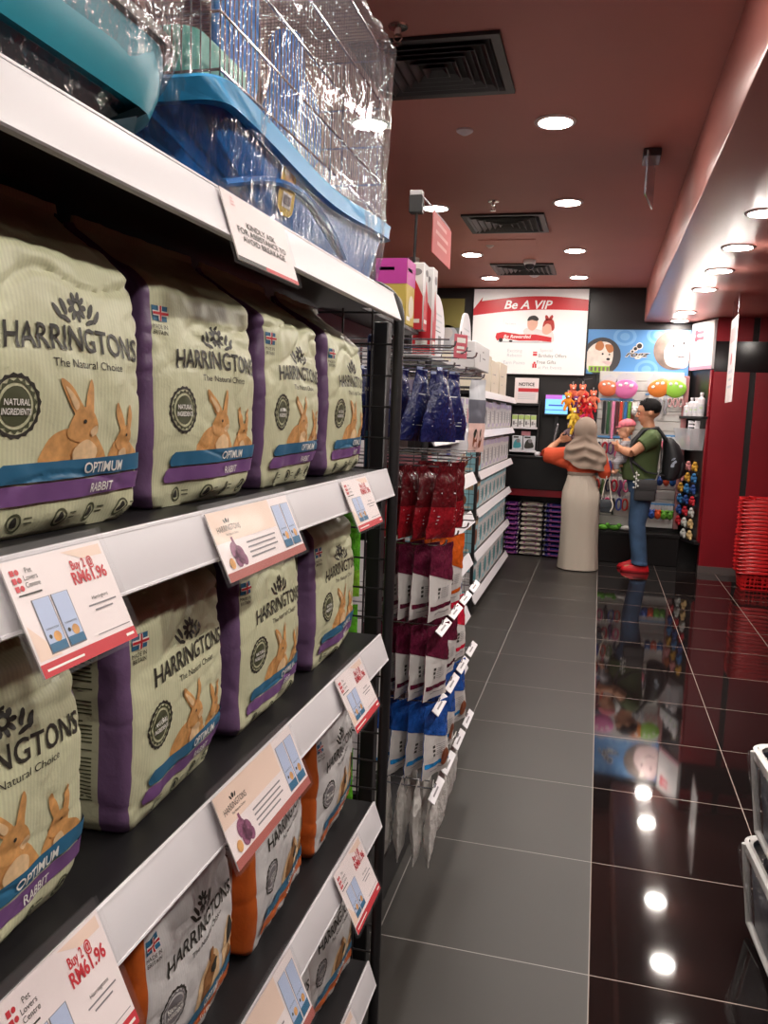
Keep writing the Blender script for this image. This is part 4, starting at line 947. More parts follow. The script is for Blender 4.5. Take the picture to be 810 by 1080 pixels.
# things on and above the counter
t = thing('till_screen', 'small lit blue till screen on a black stand above the counter', 'screen', (-.47, 9.28, 1.10))
b = MB(); b.box(-.02, .02, .03, .06, 0, .50, bev=.003); b.box(-.08, .08, -.04, .07, 0, .012, bev=.003); b.build('stand', M_black, t)
b = MB(); b.box(-.14, .13, 0, .03, .44, .68, bev=.005); b.build('bezel', M_black, t)
b = MB(); b.box(-.125, .115, -.003, .001, .46, .665); P = Print(b, face_mY(-.003), None, .0006); P.rect(-.125, .62, .05, .665, 1); P.rect(-.09, .545, .06, .56, 2); P.rect(-.125, .50, .115, .507, 2)
b.build('display', [mat('screen_blue', (110, 178, 232), .3, emit=((120, 186, 240), 1.1)), mat('screen_magenta', (170, 100, 190), .3, emit=((170, 100, 190), .8)), mat('screen_dark', (60, 90, 170), .3, emit=((60, 90, 170), .7))], t, smooth=False)
t = thing('card_reader', 'slim silver and black card reader standing on the counter under the till screen', 'card reader', (-.50, 9.2, 1.10))
b = MB(); b.box(-.035, .035, -.03, .03, 0, .02, bev=.004); b.tube([(0, 0, .02), (.0, .01, .12)], .008); b.build('stand', M_black, t)
b = MB(); b.box(-.025, .025, -.012, .012, .11, .30, bev=.006, M=Matrix.Rotation(R(9), 4, 'Y')); b.build('body', M_black, t); b = MB(); b.box(-.012, .010, -.016, -.010, .12, .36, bev=.003, M=Matrix.Rotation(R(9), 4, 'Y')); b.build('handset', M_steel, t)
t = thing('scanner', 'white and red hand scanner lying at the left end of the counter', 'scanner', (-.62, 9.12, 1.101))
b = MB(); b.box(-.05, .01, -.03, .03, .0, .045, bev=.012, seg=2); b.build('head', M_white, t); b = MB(); b.box(.005, .15, -.022, .022, .0, .036, bev=.01, seg=2); b.build('handle', M_redstrip, t)
t = thing('notice_stand', 'white notice sign with a red stripe above the wall shelf', 'sign', (-.80, 9.30, 1.665))
b = MB(); b.box(-.14, .12, 0, .012, 0, .275, bev=.003); P = Print(b, face_mY(0), None, .0008); P.text('NOTICE', -.01, .19, 1, h=.034, w=.17, bold=.03); P.rect(-.10, .125, .12, .165, 2)
for k in range(4): P.rect(-.10, .045 + k * .018, .09, .052 + k * .018, 3)
b.build('panel', [M_card, M_ink, M_red, M_lightgrey], t, smooth=False); b = MB(); b.box(-.14, .12, .01, .06, -.0, .01); b.build('foot', M_white, t)
t = thing('wall_shelf', 'black wall shelf holding small packs left of the till screen', 'shelf', (-.81, 9.3, 1.10))
b = MB(); b.box(-.16, -.145, -.05, .095, 0, .60); b.build('side_panel', M_blackwall, t, smooth=False); b = MB(); b.box(.145, .16, -.05, .095, 0, .60); b.build('side_panel', M_blackwall, t, smooth=False)
for z in (.03, .285, .54):
    b = MB(); b.box(-.145, .145, -.06, .095, z, z + .022, bev=.002); b.build('shelf_board', M_white if z < .5 else M_blackwall, t)
for k in range(4):
    b = MB(); b.box(-.03, .03, 0, .08, 0, .13, bev=.003); P = Print(b, face_mY(0), None, .0008); P.rect(-.03, .08, .03, .125, 1); P.rect(-.02, .02, .0, .06, 2); P.rect(.005, .03, .02, .04, 2)
    tag(b.build('small_pack', [c_w, mat('lime_print', (170, 196, 110), .5), M_grey], loc=(-.915 + .068 * k, 9.255, 1.409)), 'white pack with lime top, %s from the left on the upper wall shelf' % ORD[k], 'pack', 'lime topped packs on the wall shelf')
for k, (w_, c1, lab) in enumerate(((.11, c_teal, 'grey pack with teal picture'), (.13, M_ink, 'grey pack with black animal picture'))):
    b = MB(); b.box(-w_ / 2, w_ / 2, 0, .06, 0, .155, bev=.004); P = Print(b, face_mY(0), None, .0008); P.blob([(-w_ * .35, .02), (-w_ * .3, .09), (0, .12), (w_ * .3, .08), (w_ * .35, .03)], 1); P.disc(.01, .10, .022, 2, 2); P.rect(-w_ * .4, .13, w_ * .1, .148, 3)
    tag(b.build('small_pack', [M_lightgrey, c1, M_grey, M_ink], loc=(-.875 + .13 * k, 9.255, 1.154)), lab + ' on the lower wall shelf', 'pack')
tag(MB().box(-.05, .05, 0, .05, 0, .05, bev=.004).build('small_pack', [c_pk], loc=(-.79, 9.30, 1.311)), 'small pink pack lying on top of the grey packs', 'pack')
# animal banner
t = thing('wall_banner', 'blue banner with two round animal pictures above the slatwall', 'banner', (.335, YB - .002, 2.005))
W, H = 1.05, .475
M_bblue = mat('banner_blue', (92, 148, 206), .45); M_bblue2 = mat('banner_blue_light', (116, 168, 216), .45); M_pwh = mat('print_white_fur', (226, 216, 206), .5, var=(14, .12)); M_ptan = mat('print_tan_fur', (180, 116, 72), .5); M_pdk = mat('print_dark', (62, 60, 62), .5); M_pbr = mat('print_brown', (116, 100, 92), .5, var=(10, .3)); M_plime = mat('print_lime', (150, 196, 70), .5); M_ppk = mat('print_pale_pink', (216, 190, 190), .5, var=(10, .12))
b = MB(); b.box(-W / 2, W / 2, -.025, 0, 0, H, bev=.002); P = Print(b, face_mY(-.025), None, .0007)
for x, y in ((-.14, .40), (.1, .06), (.2, .42)):
    for r in (.05, .085, .12): P.poly([(clamp(x + r * math.cos(a), -.52, .52), clamp(y + r * .8 * math.sin(a), .005, .47)) for a in [2 * PI * k / 24 for k in range(24)]], 1 if r > .1 or r < .06 else 0, 1 if r > .1 else (2 if r > .06 else 3))
def clip(pts): return [(clamp(x, -W / 2 + .001, W / 2 - .001), clamp(y, .001, H - .001)) for x, y in pts]
circ = lambda x, y, r: clip([(x + r * math.cos(2 * PI * k / 36), y + r * math.sin(2 * PI * k / 36)) for k in range(36)])
P.poly(circ(-.37, .19, .20), 4, 4)
P.poly(clip(smooth_poly([(-.50, .03), (-.53, .20), (-.48, .30), (-.38, .345), (-.28, .32), (-.25, .22), (-.27, .10), (-.33, .05)])), 2, 5)
P.blob([(-.44, .27), (-.43, .33), (-.38, .35), (-.35, .30), (-.38, .25)], 3, 6); P.blob([(-.34, .31), (-.27, .31), (-.25, .25), (-.30, .23)], 3, 6)
P.disc(-.36, .215, .011, 7, 7); P.disc(-.30, .16, .020, 7, 7, .014); P.disc(-.29, .21, .009, 7, 7); P.blob([(-.36, .13), (-.30, .14), (-.26, .12), (-.30, .10)], 8, 6)
P.rect(-.50, .02, -.28, .085, 6, 7)
for k in range(5): P.rect(-.48 + k * .042, .03, -.455 + k * .042, .075, 5, 8)
P.poly(circ(.37, .27, .21), 5, 4); P.poly(clip(smooth_poly([(.30, .12), (.27, .26), (.34, .38), (.44, .46), (.52, .42), (.52, .12), (.42, .08)])), 8, 5)
P.blob([(.37, .22), (.44, .20), (.50, .215), (.44, .185)], 4, 6); P.disc(.36, .31, .014, 7, 6); P.disc(.46, .34, .014, 7, 6); P.blob([(.36, .38), (.34, .46), (.40, .43)], 2, 6); P.blob([(.34, .25), (.38, .27), (.40, .245), (.36, .23)], 2, 6)
P.text('rogz', .0, .19, 2, h=.058, w=.26, layer=5, bold=.06, shear=.45); P.text('rogz', .0, .193, 7, h=.052, w=.25, layer=6, bold=.02, shear=.45)
for x, y, r in ((-.055, .245, .012), (-.025, .275, .018), (.015, .305, .026)): P.disc(x, y, r + .010, 2, 5); P.disc(x, y, r, 7, 6)
b.build('print', [M_bblue, M_bblue2, M_pwh, M_ptan, M_pdk, M_pbr, M_plime, M_hair, M_ppk], t, smooth=False)
# slatwall
M_slat = mat('slat_white', (206, 204, 200), .45); M_post2 = mat('pink_wood', (168, 112, 112), .45); M_railblue = mat('rail_blue', (86, 140, 190), .35)
t = thing('slatwall', 'white slatwall full of hanging pet accessories under the blue banner', 'display wall', (.40, 9.36, .38))
b = MB(); z = 0.0
while z < 1.60: b.box(-.44, .42, -.02, .03, z, z + .096, bev=.003); z += .104
b.box(-.44, .42, -.006, .03, 0, 1.62); b.build('slats', M_slat, t)
b = MB(); b.box(.42, .475, -.06, .03, -.0, 1.62, bev=.004); b.build('side_post', M_post2, t); b = MB(); b.box(-.47, -.44, -.03, .03, .0, 1.62, bev=.003); b.build('side_post', M_black, t)
t = thing('display_plinth', 'low black plinth under the slatwall', 'plinth', (.42, 9.25, 0)); b = MB(); b.box(-.44, .46, -.12, .12, 0, .30, bev=.004); b.build('body', M_lacq, t); b = MB(); b.box(-.445, .465, -.13, .12, .30, .335, bev=.004); b.build('top', M_lacq, t)
YS = 9.335
def rail(x0, x1, z, lab):
    t = thing('hang_rail', lab, 'rail', ((x0 + x1) / 2, YS, z), 0, 'blue hanging rails')
    h = (x1 - x0) / 2; b = MB(); b.box(-h, h, -.055, -.04, -.012, .012, bev=.003); b.build('bar', M_railblue, t)
    for s in (-1, 1):
        b = MB(); b.tube([(s * h * .85, -.045, 0), (s * h * .85, .006, 0)], .004); b.build('bracket', M_steel, t)
rail(-.02, .32, 1.335, 'blue rail below the hanging leads'); rail(.50, .82, 1.37, 'blue rail right of the man above his backpack'); rail(.50, .82, .64, 'low blue rail right of the man')
rail(-.02, .32, 1.735, 'rail carrying the leads left of the man'); rail(.44, .82, 1.80, 'rail under the orange and lime toys')
def paw_toy(x, z, r, rgb, nm, lab, tilt=0):
    t = thing('toy_pack', lab, 'toy', (x, YS - .065, z), (0, R(tilt), 0), 'round dog toys on the slatwall')
    b = MB(); b.rings([[(r * k * math.cos(a), -d, r * k * math.sin(a) * (1 if math.sin(a) < 0 else .62)) for a in [2 * PI * j / 28 for j in range(28)]] for k, d in ((1, 0), (1, .010), (.9, .022), (.5, .030), (.02, .032))], 0, True); b.build('toy', mat(nm, rgb, .35), t)
    b = MB()
    for dx, dz, q in ((-.45, .12, .17), (0, .26, .17), (.42, .10, .19)): b.ell((dx * r, -.026, dz * r), (q * r, .010, q * r * .8))
    b.build('paw_print', M_inkwhite, t)
    b = MB(); b.prism(clip([(0, 0)]) and [(-r * .9, .2 * r), (r * .9, .2 * r), (r * .7, r * .95), (r * .12, r * 1.25), (-r * .12, r * 1.25), (-r * .7, r * .95)], -.001, .001, 0, Matrix(((1, 0, 0, 0), (0, 0, -1, .004), (0, 1, 0, 0), (0, 0, 0, 1)))); b.build('backing_card', M_lightgrey, t)
    b = MB(); b.tube([(0, -.01, r * 1.1), (0, .05, r * 1.1)], .003); b.build('hook', M_steel, t)
paw_toy(.055, 1.87, .105, (224, 122, 84), 'toy_coral', 'coral orange round dog toy at the left end of the slatwall', 8)
paw_toy(.235, 1.87, .125, (222, 120, 178), 'toy_pink', 'large pink round dog toy on the slatwall', 0)
paw_toy(.565, 1.885, .115, (226, 132, 58), 'toy_orange', 'bright orange round dog toy above the man', -25)
paw_toy(.735, 1.885, .115, (150, 206, 74), 'toy_lime', 'lime green round dog toy above the man', 12)
for k, (x, c, nm, l) in enumerate(((.03, (30, 34, 36), 'black', .37), (.075, (40, 84, 52), 'dark green', .37), (.125, (222, 132, 170), 'long pink', .42), (.165, (84, 30, 38), 'dark red', .37), (.205, (204, 66, 44), 'red orange', .37), (.25, (44, 104, 164), 'blue', .37), (.29, (110, 172, 66), 'green checked', .37), (.325, (120, 60, 40), 'brown', .37))):
    t = thing('dog_lead', nm + ' dog lead hanging straight on the slatwall', 'dog lead', (x, YS - .040, 1.735), 0, 'dog leads on the slatwall')
    m_ = mat('lead_' + nm.replace(' ', '_'), c, .7, stripes=(10, .35, 'Z') if 'checked' in nm else None)
    b = MB(); b.box(-.014, .014, -.022, -.010, -l, -.02, bev=.003); b.box(-.016, .016, -.010, .002, -l * .9, -.02, bev=.003); b.build('strap', m_, t)
    b = MB(); b.tube([(.006 * math.cos(q), -.008, -.006 + .014 * math.sin(q)) for q in [2 * PI * j / 10 for j in range(10)]], .003, closed=True); b.box(-.012, .012, -.02, 0, -.035, -.02); b.build('clip', M_steel, t)
def collar_pack(x, z, c, lab, group, kind=0, y=None, s=1.0):
    t = thing('accessory_pack', lab, 'accessory', (x, (YS - .07) if y is None else y, z), 0, group)
    m_ = mat('acc_%d_%d_%d' % c, c, .6)
    b = MB()
    if kind == 0:
        b.tube([(.028 * s * math.cos(q), -.01, -.085 * s + .06 * s * math.sin(q)) for q in [2 * PI * j / 18 for j in range(18)]], .011 * s, 0, 8, closed=True)
    elif kind == 1:
        b.ell((0, -.015, -.09 * s), (.035 * s, .026 * s, .05 * s)); b.ell((-.02 * s, -.02, -.05 * s), (.016 * s,) * 3); b.ell((.02 * s, -.02, -.05 * s), (.016 * s,) * 3); b.ell((0, -.03, -.08 * s), (.016 * s,) * 3)
    else:
        b.tube([(0, -.01, -.02), (.012 * s, -.012, -.08 * s), (-.01 * s, -.012, -.15 * s), (.006 * s, -.012, -.20 * s)], [.012 * s, .02 * s, .018 * s, .01 * s], 0, 8)
    b.build('item', m_, t)
    b = MB(); b.box(-.026 * s, .026 * s, -.003, .0, -.035, .012, bev=.001); b.build('header_card', M_inkwhite if (x * 100) % 2 < 1 else M_lightgrey, t)
    b = MB(); b.tube([(0, -.012, .006), (0, .055, .006)], .003); b.build('hook', M_steel, t)
pal3 = [((38, 40, 62), 'dark navy'), ((172, 36, 52), 'red'), ((96, 54, 96), 'plum'), ((206, 90, 130), 'pink'), ((34, 34, 36), 'black'), ((70, 84, 150), 'blue'), ((190, 60, 50), 'brick red'), ((90, 110, 70), 'moss')]
for r, z in enumerate((1.30, 1.10, .90, .70)):
    for k in range(6):
        c, nm = pal3[(k + 3 * r) % 8]; collar_pack(.0 + .062 * k, z, c, '%s collar between the couple, %s from left, %s row down' % (nm, ORD[k], ORD[r]), 'collars on the slatwall', 0 if (k + r) % 3 else 2)
for k in range(4):
    collar_pack(.50 + .05 * k, 1.78, (150, 150, 156), 'grey accessory right of the man head, %s from the left' % ORD[k], 'grey accessories on the slatwall', 2, s=.9)
for k in range(3):
    collar_pack(.69 + .055 * k, 1.78, (196, 150, 150), 'pale pink small accessory under the lime toy, %s from the left' % ORD[k], 'pale accessories on the slatwall', 0, s=.7)
for k in range(2): collar_pack(.30 + .055 * k + .04, 1.70, (216, 216, 214), 'white padded accessory left of the man head, %s of two' % ORD[k], 'white accessories on the slatwall', 1, s=.9)
for k, (c, nm) in enumerate((((206, 52, 70), 'red'), ((222, 120, 140), 'rose'), ((150, 190, 120), 'pale green'), ((230, 226, 220), 'white'))): collar_pack(.56 + .07 * k, 1.35, c, '%s toy on the rail above the backpack' % nm, 'toys on the upper right rail', 1)
for k, (c, nm) in enumerate((((222, 64, 54), 'red'), ((236, 232, 226), 'white'), ((36, 70, 140), 'blue'), ((226, 90, 60), 'coral'), ((40, 96, 170), 'bright blue'))): collar_pack(.52 + .065 * k, .98, c, '%s toy hanging below the backpack' % nm, 'toys below the backpack', 1)
for k, (c, nm) in enumerate((((40, 110, 190), 'blue'), ((56, 90, 170), 'dark blue'), ((230, 90, 40), 'orange'), ((110, 180, 60), 'green'), ((90, 150, 50), 'olive green'))): collar_pack(.53 + .062 * k, .62, c, '%s toy on the lowest rail right of the man' % nm, 'toys on the lowest rail', 1)
for k, (c, nm) in enumerate((((110, 190, 60), 'bright green'), ((90, 160, 50), 'leaf green'), ((226, 226, 222), 'white'))):
    b = MB(); b.ell((0, 0, .032), (.06, .04, .030)); b.ell((.045, -.01, .058), (.026, .026, .024)); b.ell((-.06, 0, .03), (.022, .016, .014))
    tag(b.build('plush_toy', mat('acc_%d_%d_%d' % c, c, .7), loc=(.10 + .12 * k, 9.19, .336)), '%s small toy lying on the plinth behind the woman bag' % nm, 'toy')
# hanging bunch of plush toys
t = thing('toy_stand', 'thin grey stand carrying a bunch of bright plush toys behind the woman', 'stand', (-.20, 9.0, 0))
b = MB(); b.lathe([(.15, 0), (.15, .012), (.012, .02)], 0, 20); b.tube([(0, 0, .012), (0, 0, 1.93)], .012, 0, 10); b.build('pole', M_darksteel, t)
b = MB()
for k in range(8):
    a = PI / 4 * k; z = 1.92 - .17 * (k % 3); b.tube([(0, 0, z), (.09 * math.cos(a), .07 * math.sin(a), z + .02)], .004, 0, 6)
b.build('arms', M_darksteel, t)
pc = [((232, 120, 90), 'coral'), ((196, 24, 40), 'red'), ((236, 150, 40), 'amber'), ((206, 50, 110), 'magenta'), ((228, 196, 70), 'yellow'), ((120, 70, 130), 'violet'), ((226, 130, 160), 'pink'), ((150, 130, 140), 'mauve grey'), ((110, 90, 100), 'dusky grey')]
def plush(x, y, z, c, lab, s=1.0, rz=0):
    t = thing('plush_toy', lab, 'toy', (x, y, z), (0, 0, R(rz)), 'plush toys on the stand')
    m_ = mat('plush_%d_%d_%d' % c, c, .9, bump=(70, .4)); b = MB()
    b.ell((0, 0, -.085 * s), (.034 * s, .028 * s, .045 * s))
    for sx in (-1, 1):
        b.tube([(sx * .02 * s, 0, -.06 * s), (sx * .055 * s, -.01, -.085 * s), (sx * .06 * s, -.015, -.11 * s)], [.014 * s, .013 * s, .011 * s]); b.tube([(sx * .015 * s, 0, -.115 * s), (sx * .03 * s, -.015, -.15 * s), (sx * .032 * s, -.025, -.175 * s)], [.016 * s, .015 * s, .013 * s])
    b.build('body', m_, t)
    b = MB(); b.ell((0, -.004, -.025 * s), (.032 * s, .03 * s, .03 * s))
    for sx in (-1, 1): b.ell((sx * .025 * s, 0, -.002 * s), (.012 * s, .008 * s, .016 * s))
    b.ell((0, -.032 * s, -.032 * s), (.012 * s, .01 * s, .010 * s), 1); b.build('head', [m_, M_inkwhite], t)
    b = MB(); b.tube([(0, 0, 0), (0, .0, .02), (-.008, 0, .03), (0, 0, .04), (.006, 0, .03)], .002); b.build('hang_loop', M_inkwhite, t)
lay = [(-.30, 1.86, 0), (-.20, 1.86, 0), (-.34, 1.77, 2), (-.26, 1.75, 5), (-.17, 1.78, 1), (-.12, 1.70, 1), (-.22, 1.68, 2), (-.14, 1.62, 3), (-.28, 1.62, 4), (-.20, 1.56, 3), (-.26, 1.53, 4), (-.18, 1.48, 6), (-.30, 1.46, 7), (-.22, 1.42, 8), (-.15, 1.42, 7), (-.31, 1.37, 8), (-.24, 1.33, 7), (-.09, 1.80, 0)]
for k, (x, z, ci) in enumerate(lay):
    c, nm = pc[ci]; pos = 'upper' if z > 1.73 else ('middle' if z > 1.5 else 'lower')
    plush(x, 8.93 - .05 * (k % 3), z, c, '%s plush toy on the stand, %s from the top of the bunch' % (nm, ORD[k]), 1.0, rnd.uniform(-35, 35))
# ================================================================ RIGHT SIDE
# slanted display panel between slatwall and red partition
ax, ay, bx, by = .885, 9.385, 1.062, 8.915
dirv = Vector((bx - ax, by - ay, 0)); L = dirv.length; ang = math.atan2(dirv.y, dirv.x)
t = thing('corner_display', 'slanted dark display panel with toys beside the red partition', 'display wall', (ax, ay, 0), (0, 0, ang))
b = MB(); b.box(0, L, .0, .02, .30, HB - .002); b.build('panel', M_lacq, t, smooth=False)
b = MB(); b.box(0, L, -.06, 0, .28, .32, bev=.003); b.build('bottom_ledge', M_black, t)
b = MB(); b.box(.02, L, -.10, 0, 1.56, 1.585, bev=.003); b.build('shelf_board', M_black, t)
b = MB(); b.box(L - .03, L, -.03, 0, .30, 2.05, bev=.003); b.build('edge_post', M_redwall, t)
Mx = Matrix.Translation((ax, ay, 0)) @ Matrix.Rotation(ang, 4, 'Z')
def at_panel(u, d, z): p = Mx @ Vector((u, -d, z)); return (p.x, p.y, p.z)
t = thing('corner_poster', 'white poster with pink text on the slanted panel under the lowered ceiling', 'poster', at_panel(0, .004, 2.06), (0, 0, ang))
b = MB(); b.box(.03, L, -.03, 0, 0, .48, bev=.003); P = Print(b, face_mY(-.03), None, .001)
for k, s in enumerate((.36, .30)): P.rect(.10, s, .30, s + .035, 2); P.disc(.14, s + .02, .035, 2); P.rect(.32, s, .40, s + .03, 3)
P.rect(.08, .09, .36, .093, 4); P.rect(.08, .19, .36, .193, 4); P.rect(.08, .09, .083, .19, 4); P.rect(.357, .09, .36, .19, 4)
P.rect(.03, 0, L, .035, 1)
b.build('print', [mat('poster_paper', (206, 202, 202), .5), mat('rose_strip', (200, 130, 150), .5), mat('rose_text', (200, 60, 74), .5), mat('faint_rose', (226, 190, 190), .5), M_grey], t, smooth=False)
for k in range(4):
    b = MB(); h = .14 + .05 * (k % 2) + .05 * (k > 1); b.lathe([(.034, 0), (.036, .01), (.036, h * .72), (.014, h * .82), (.014, h * .9), (.019, h * .9), (.019, h), (.002, h)], 0, 18)
    P = Print(b, lambda u, v, o: ((.0365 + o) * math.sin(u), -(.0365 + o) * math.cos(u), v), .3, .0006); P.rect(-1, .03, 1, h * .5, 1); P.rect(-.6, h * .3, .5, h * .4, 2)
    tag(b.build('bottle', [M_white, M_lightgrey, M_plime], loc=at_panel(.09 + .10 * k, .05, 1.586)), 'white bottle on the slanted panel shelf, %s from the left' % ORD[k], 'bottle', 'white bottles on the slanted shelf')
t = thing('clear_bin', 'clear plastic bin with a white slotted rack on the slanted panel', 'bin', at_panel(.06, .085, 1.24), (0, 0, ang))
M_bin = film('bin_clear', cover=.35, gloss=.3, rough=.15, bump=(8, .2)); b = MB(); b.rings([[(.02, .07, 0), (.36, .07, 0), (.34, -.05, 0), (.04, -.05, 0)], [(0, .08, .22), (.38, .08, .22), (.38, -.08, .22), (0, -.08, .22)]], 0, True); b.build('bin', M_bin, t, smooth=False)
b = MB()
for k in range(7): b.box(.20, .34, -.02, .03, .06 + k * .035, .075 + k * .035, bev=.002)
b.box(.195, .205, -.02, .03, .04, .30); b.box(.335, .345, -.02, .03, .04, .30); b.build('slotted_rack', M_white, t)
pk = [((214, 120, 70), 'tan orange'), ((232, 200, 140), 'cream'), ((206, 40, 54), 'red'), ((60, 130, 190), 'blue'), ((230, 150, 150), 'rose'), ((140, 190, 90), 'green'), ((220, 220, 214), 'white'), ((44, 80, 150), 'dark blue'), ((226, 170, 60), 'amber')]
i = 0
for r in range(7):
    for k in range(3):
        c, nm = pk[(i * 4 + r) % 9]; u = .09 + .14 * k; z = 1.12 - r * .118
        if r > 5 and k == 0: continue
        t = thing('hanging_toy', '%s toy on the slanted panel, %s from left, %s row down' % (nm, ORD[k], ORD[r]), 'toy', at_panel(u, .055, z), (0, 0, ang), 'toys on the slanted panel')
        b = MB(); b.ell((0, 0, -.05), (.042, .03, .034)); b.ell((.02, -.01, -.015), (.022, .02, .02)); b.ell((-.03, 0, -.075), (.018, .015, .02)); b.ell((.03, 0, -.08), (.016, .015, .02)); b.build('body', mat('acc_%d_%d_%d' % c, c, .6), t)
        b = MB(); b.tube([(0, 0, .0), (0, .052, .008)], .003); b.build('hook', M_steel, t); i += 1
# banner hung edge-on in front of the red wall
t = thing('hanging_banner', 'narrow white banner hung nearly edge-on before the red partition', 'banner', (1.03, 7.55, HB), (0, 0, R(-2.5)))
b = MB(); b.box(-.004, .004, -.25, .25, -.86, -.16, bev=.001)
for sd, off in ((1, .004), (-1, -.004)):
    P = Print(b, (lambda u, v, o: (off + o, u, v)) if sd > 0 else (lambda u, v, o: (-.004 - o, u, v)), None, .0006)
    P.rect(-.20, -.36, .20, -.24, 1); P.text('SALE', 0, -.33, 0, h=.05) if 0 else None; P.disc(0, -.50, .05, 2); P.rect(-.16, -.62, .16, -.59, 3); P.rect(-.16, -.68, .1, -.66, 3); P.rect(-.16, -.74, .14, -.72, 3)
b.build('panel', [M_card, mat('faint_rose', (226, 190, 190), .5), M_red, M_lightgrey], t, smooth=False)
b = MB(); b.tube([(0, -.2, 0), (0, -.2, -.16)], .002); b.tube([(0, .2, 0), (0, .2, -.16)], .002); b.build('hanging_wire', M_steel, t)
# red shopping baskets
M_bask = mat('basket_red', (206, 32, 36), .35)
def basket_mesh():
    b = MB(); hx, hy, H = .21, .15, .185; k0 = .86
    def ring(t_, z, o=0): return rrect2(hx * (k0 + (1 - k0) * t_) + o, hy * (k0 + (1 - k0) * t_) + o, .035, z)
    def rrect2(a, c, r, z): return rrect(a, c, r, z, 4)
    for z, h in ((0, .012), (.045, .006), (.085, .006), (.125, .006)):
        t_ = z / H; b.rings([ring(t_, z), ring(t_, z + h), ring(t_, z + h, -.004), ring(t_, z, -.004), ring(t_, z)], 0, False)
    N = 52
    for i in range(N):
        a = i / N; p = rrect2(hx * k0 - .002, hy * k0 - .002, .035, 0); q = rrect2(hx - .002, hy - .002, .035, H)
        j = int(a * len(p)); b.tube([p[j % len(p)], q[int(a * len(q)) % len(q)]], .0036, 0, 4)
    b.box(-hx * k0, hx * k0, -hy * k0, hy * k0, 0, .004)
    b.rings([ring(1, H - .004), ring(1, H - .004, .016), ring(1, H - .030, .018), ring(1, H - .032, .014), ring(1, H - .012, .010), ring(1, H - .012, -.004), ring(1, H, -.004), ring(1, H, .014), ring(1, H - .004, .016)], 0, False)
    h = MB()
    for s in (-1, 1): h.tube([(-hx * .62, s * (hy + .004), H - .012), (-hx * .62, s * (hy * .9), H + .004), (-hx * .5, s * hy * .55, H + .006), (hx * .5, s * hy * .55, H + .006), (hx * .62, s * (hy * .9), H + .004), (hx * .62, s * (hy + .004), H - .012)], .006, 0, 6)
    return b.mesh('shopping_basket', M_bask), h.mesh('handle', M_bask)
mb_, mh_ = basket_mesh()
for k in range(20):
    o = link('shopping_basket', mb_, None, (1.535 + rnd.uniform(-.004, .004), 8.28 + rnd.uniform(-.004, .004), .001 + k * .0345), (0, 0, R(rnd.uniform(-1.2, 1.2))))
    tag(o, 'red plastic shopping basket, %s from the bottom of the nested stack' % ORD[k], 'basket', 'nested red shopping baskets'); link('handle', mh_, o)
# wrapped pet carriers at the right frame edge
M_navyt = mat('navy_carrier', (24, 32, 70), .3); M_rimw = mat('white_rim', (214, 212, 210), .35)
M_wrap3 = film('wrap_film_loose', cover=.0, gloss=.18, rough=.12, bump=(40, .9), gmin=.03, gmax=.4)
for k, (z, lab) in enumerate(((.002, 'lower wrapped navy carrier with white rim at the right frame edge'), (.292, 'upper wrapped navy carrier with white rim at the right frame edge'))):
    t = thing('pet_carrier', lab, 'pet carrier', (.765, 2.42, z), (0, 0, R(4)), 'wrapped carriers at the right frame edge')
    hx, hy = .255, .20; t.scale = (1, 1, .93)
    b = MB(); b.rings([rrect(hx * .80, hy * .78, .06, 0), rrect(hx * .84, hy * .82, .06, .02), rrect(hx * .95, hy * .95, .06, .28), rrect(hx * .93, hy * .92, .06, .28), rrect(hx * .80, hy * .78, .06, .03)], 0, True); b.build('tub', M_navyt, t)
    b = MB(); b.rings([rrect(hx * .93, hy * .92, .06, .275), rrect(hx * 1.0, hy * 1.0, .06, .27), rrect(hx * 1.01, hy * 1.01, .06, .30), rrect(hx * .97, hy * .97, .06, .305), rrect(hx * .93, hy * .92, .06, .30)], 0, False); b.build('rim', M_rimw, t)
    b = MB()
    for s in (-1, 1): b.tube([(-hx * .98, s * hy * .84, .285), (-hx * .93, s * hy * .80, .16), (-hx * .88, s * hy * .72, .03), (-hx * .86, 0, .018)], .010, 0, 8)
    b.build('strap', M_rimw, t)
    b = MB(); b.grid(wrapfn(hx * 1.04, hy * 1.04, .001, .285, .005, 17 + k), 90, 22, cu=True); b.v = [(x * (.84 + .17 * clamp(zz / .285)), y * (.82 + .19 * clamp(zz / .285)), zz * .97 + .002) for x, y, zz in b.v]
    b.build('plastic_wrap', M_wrap3, t, ang=180)
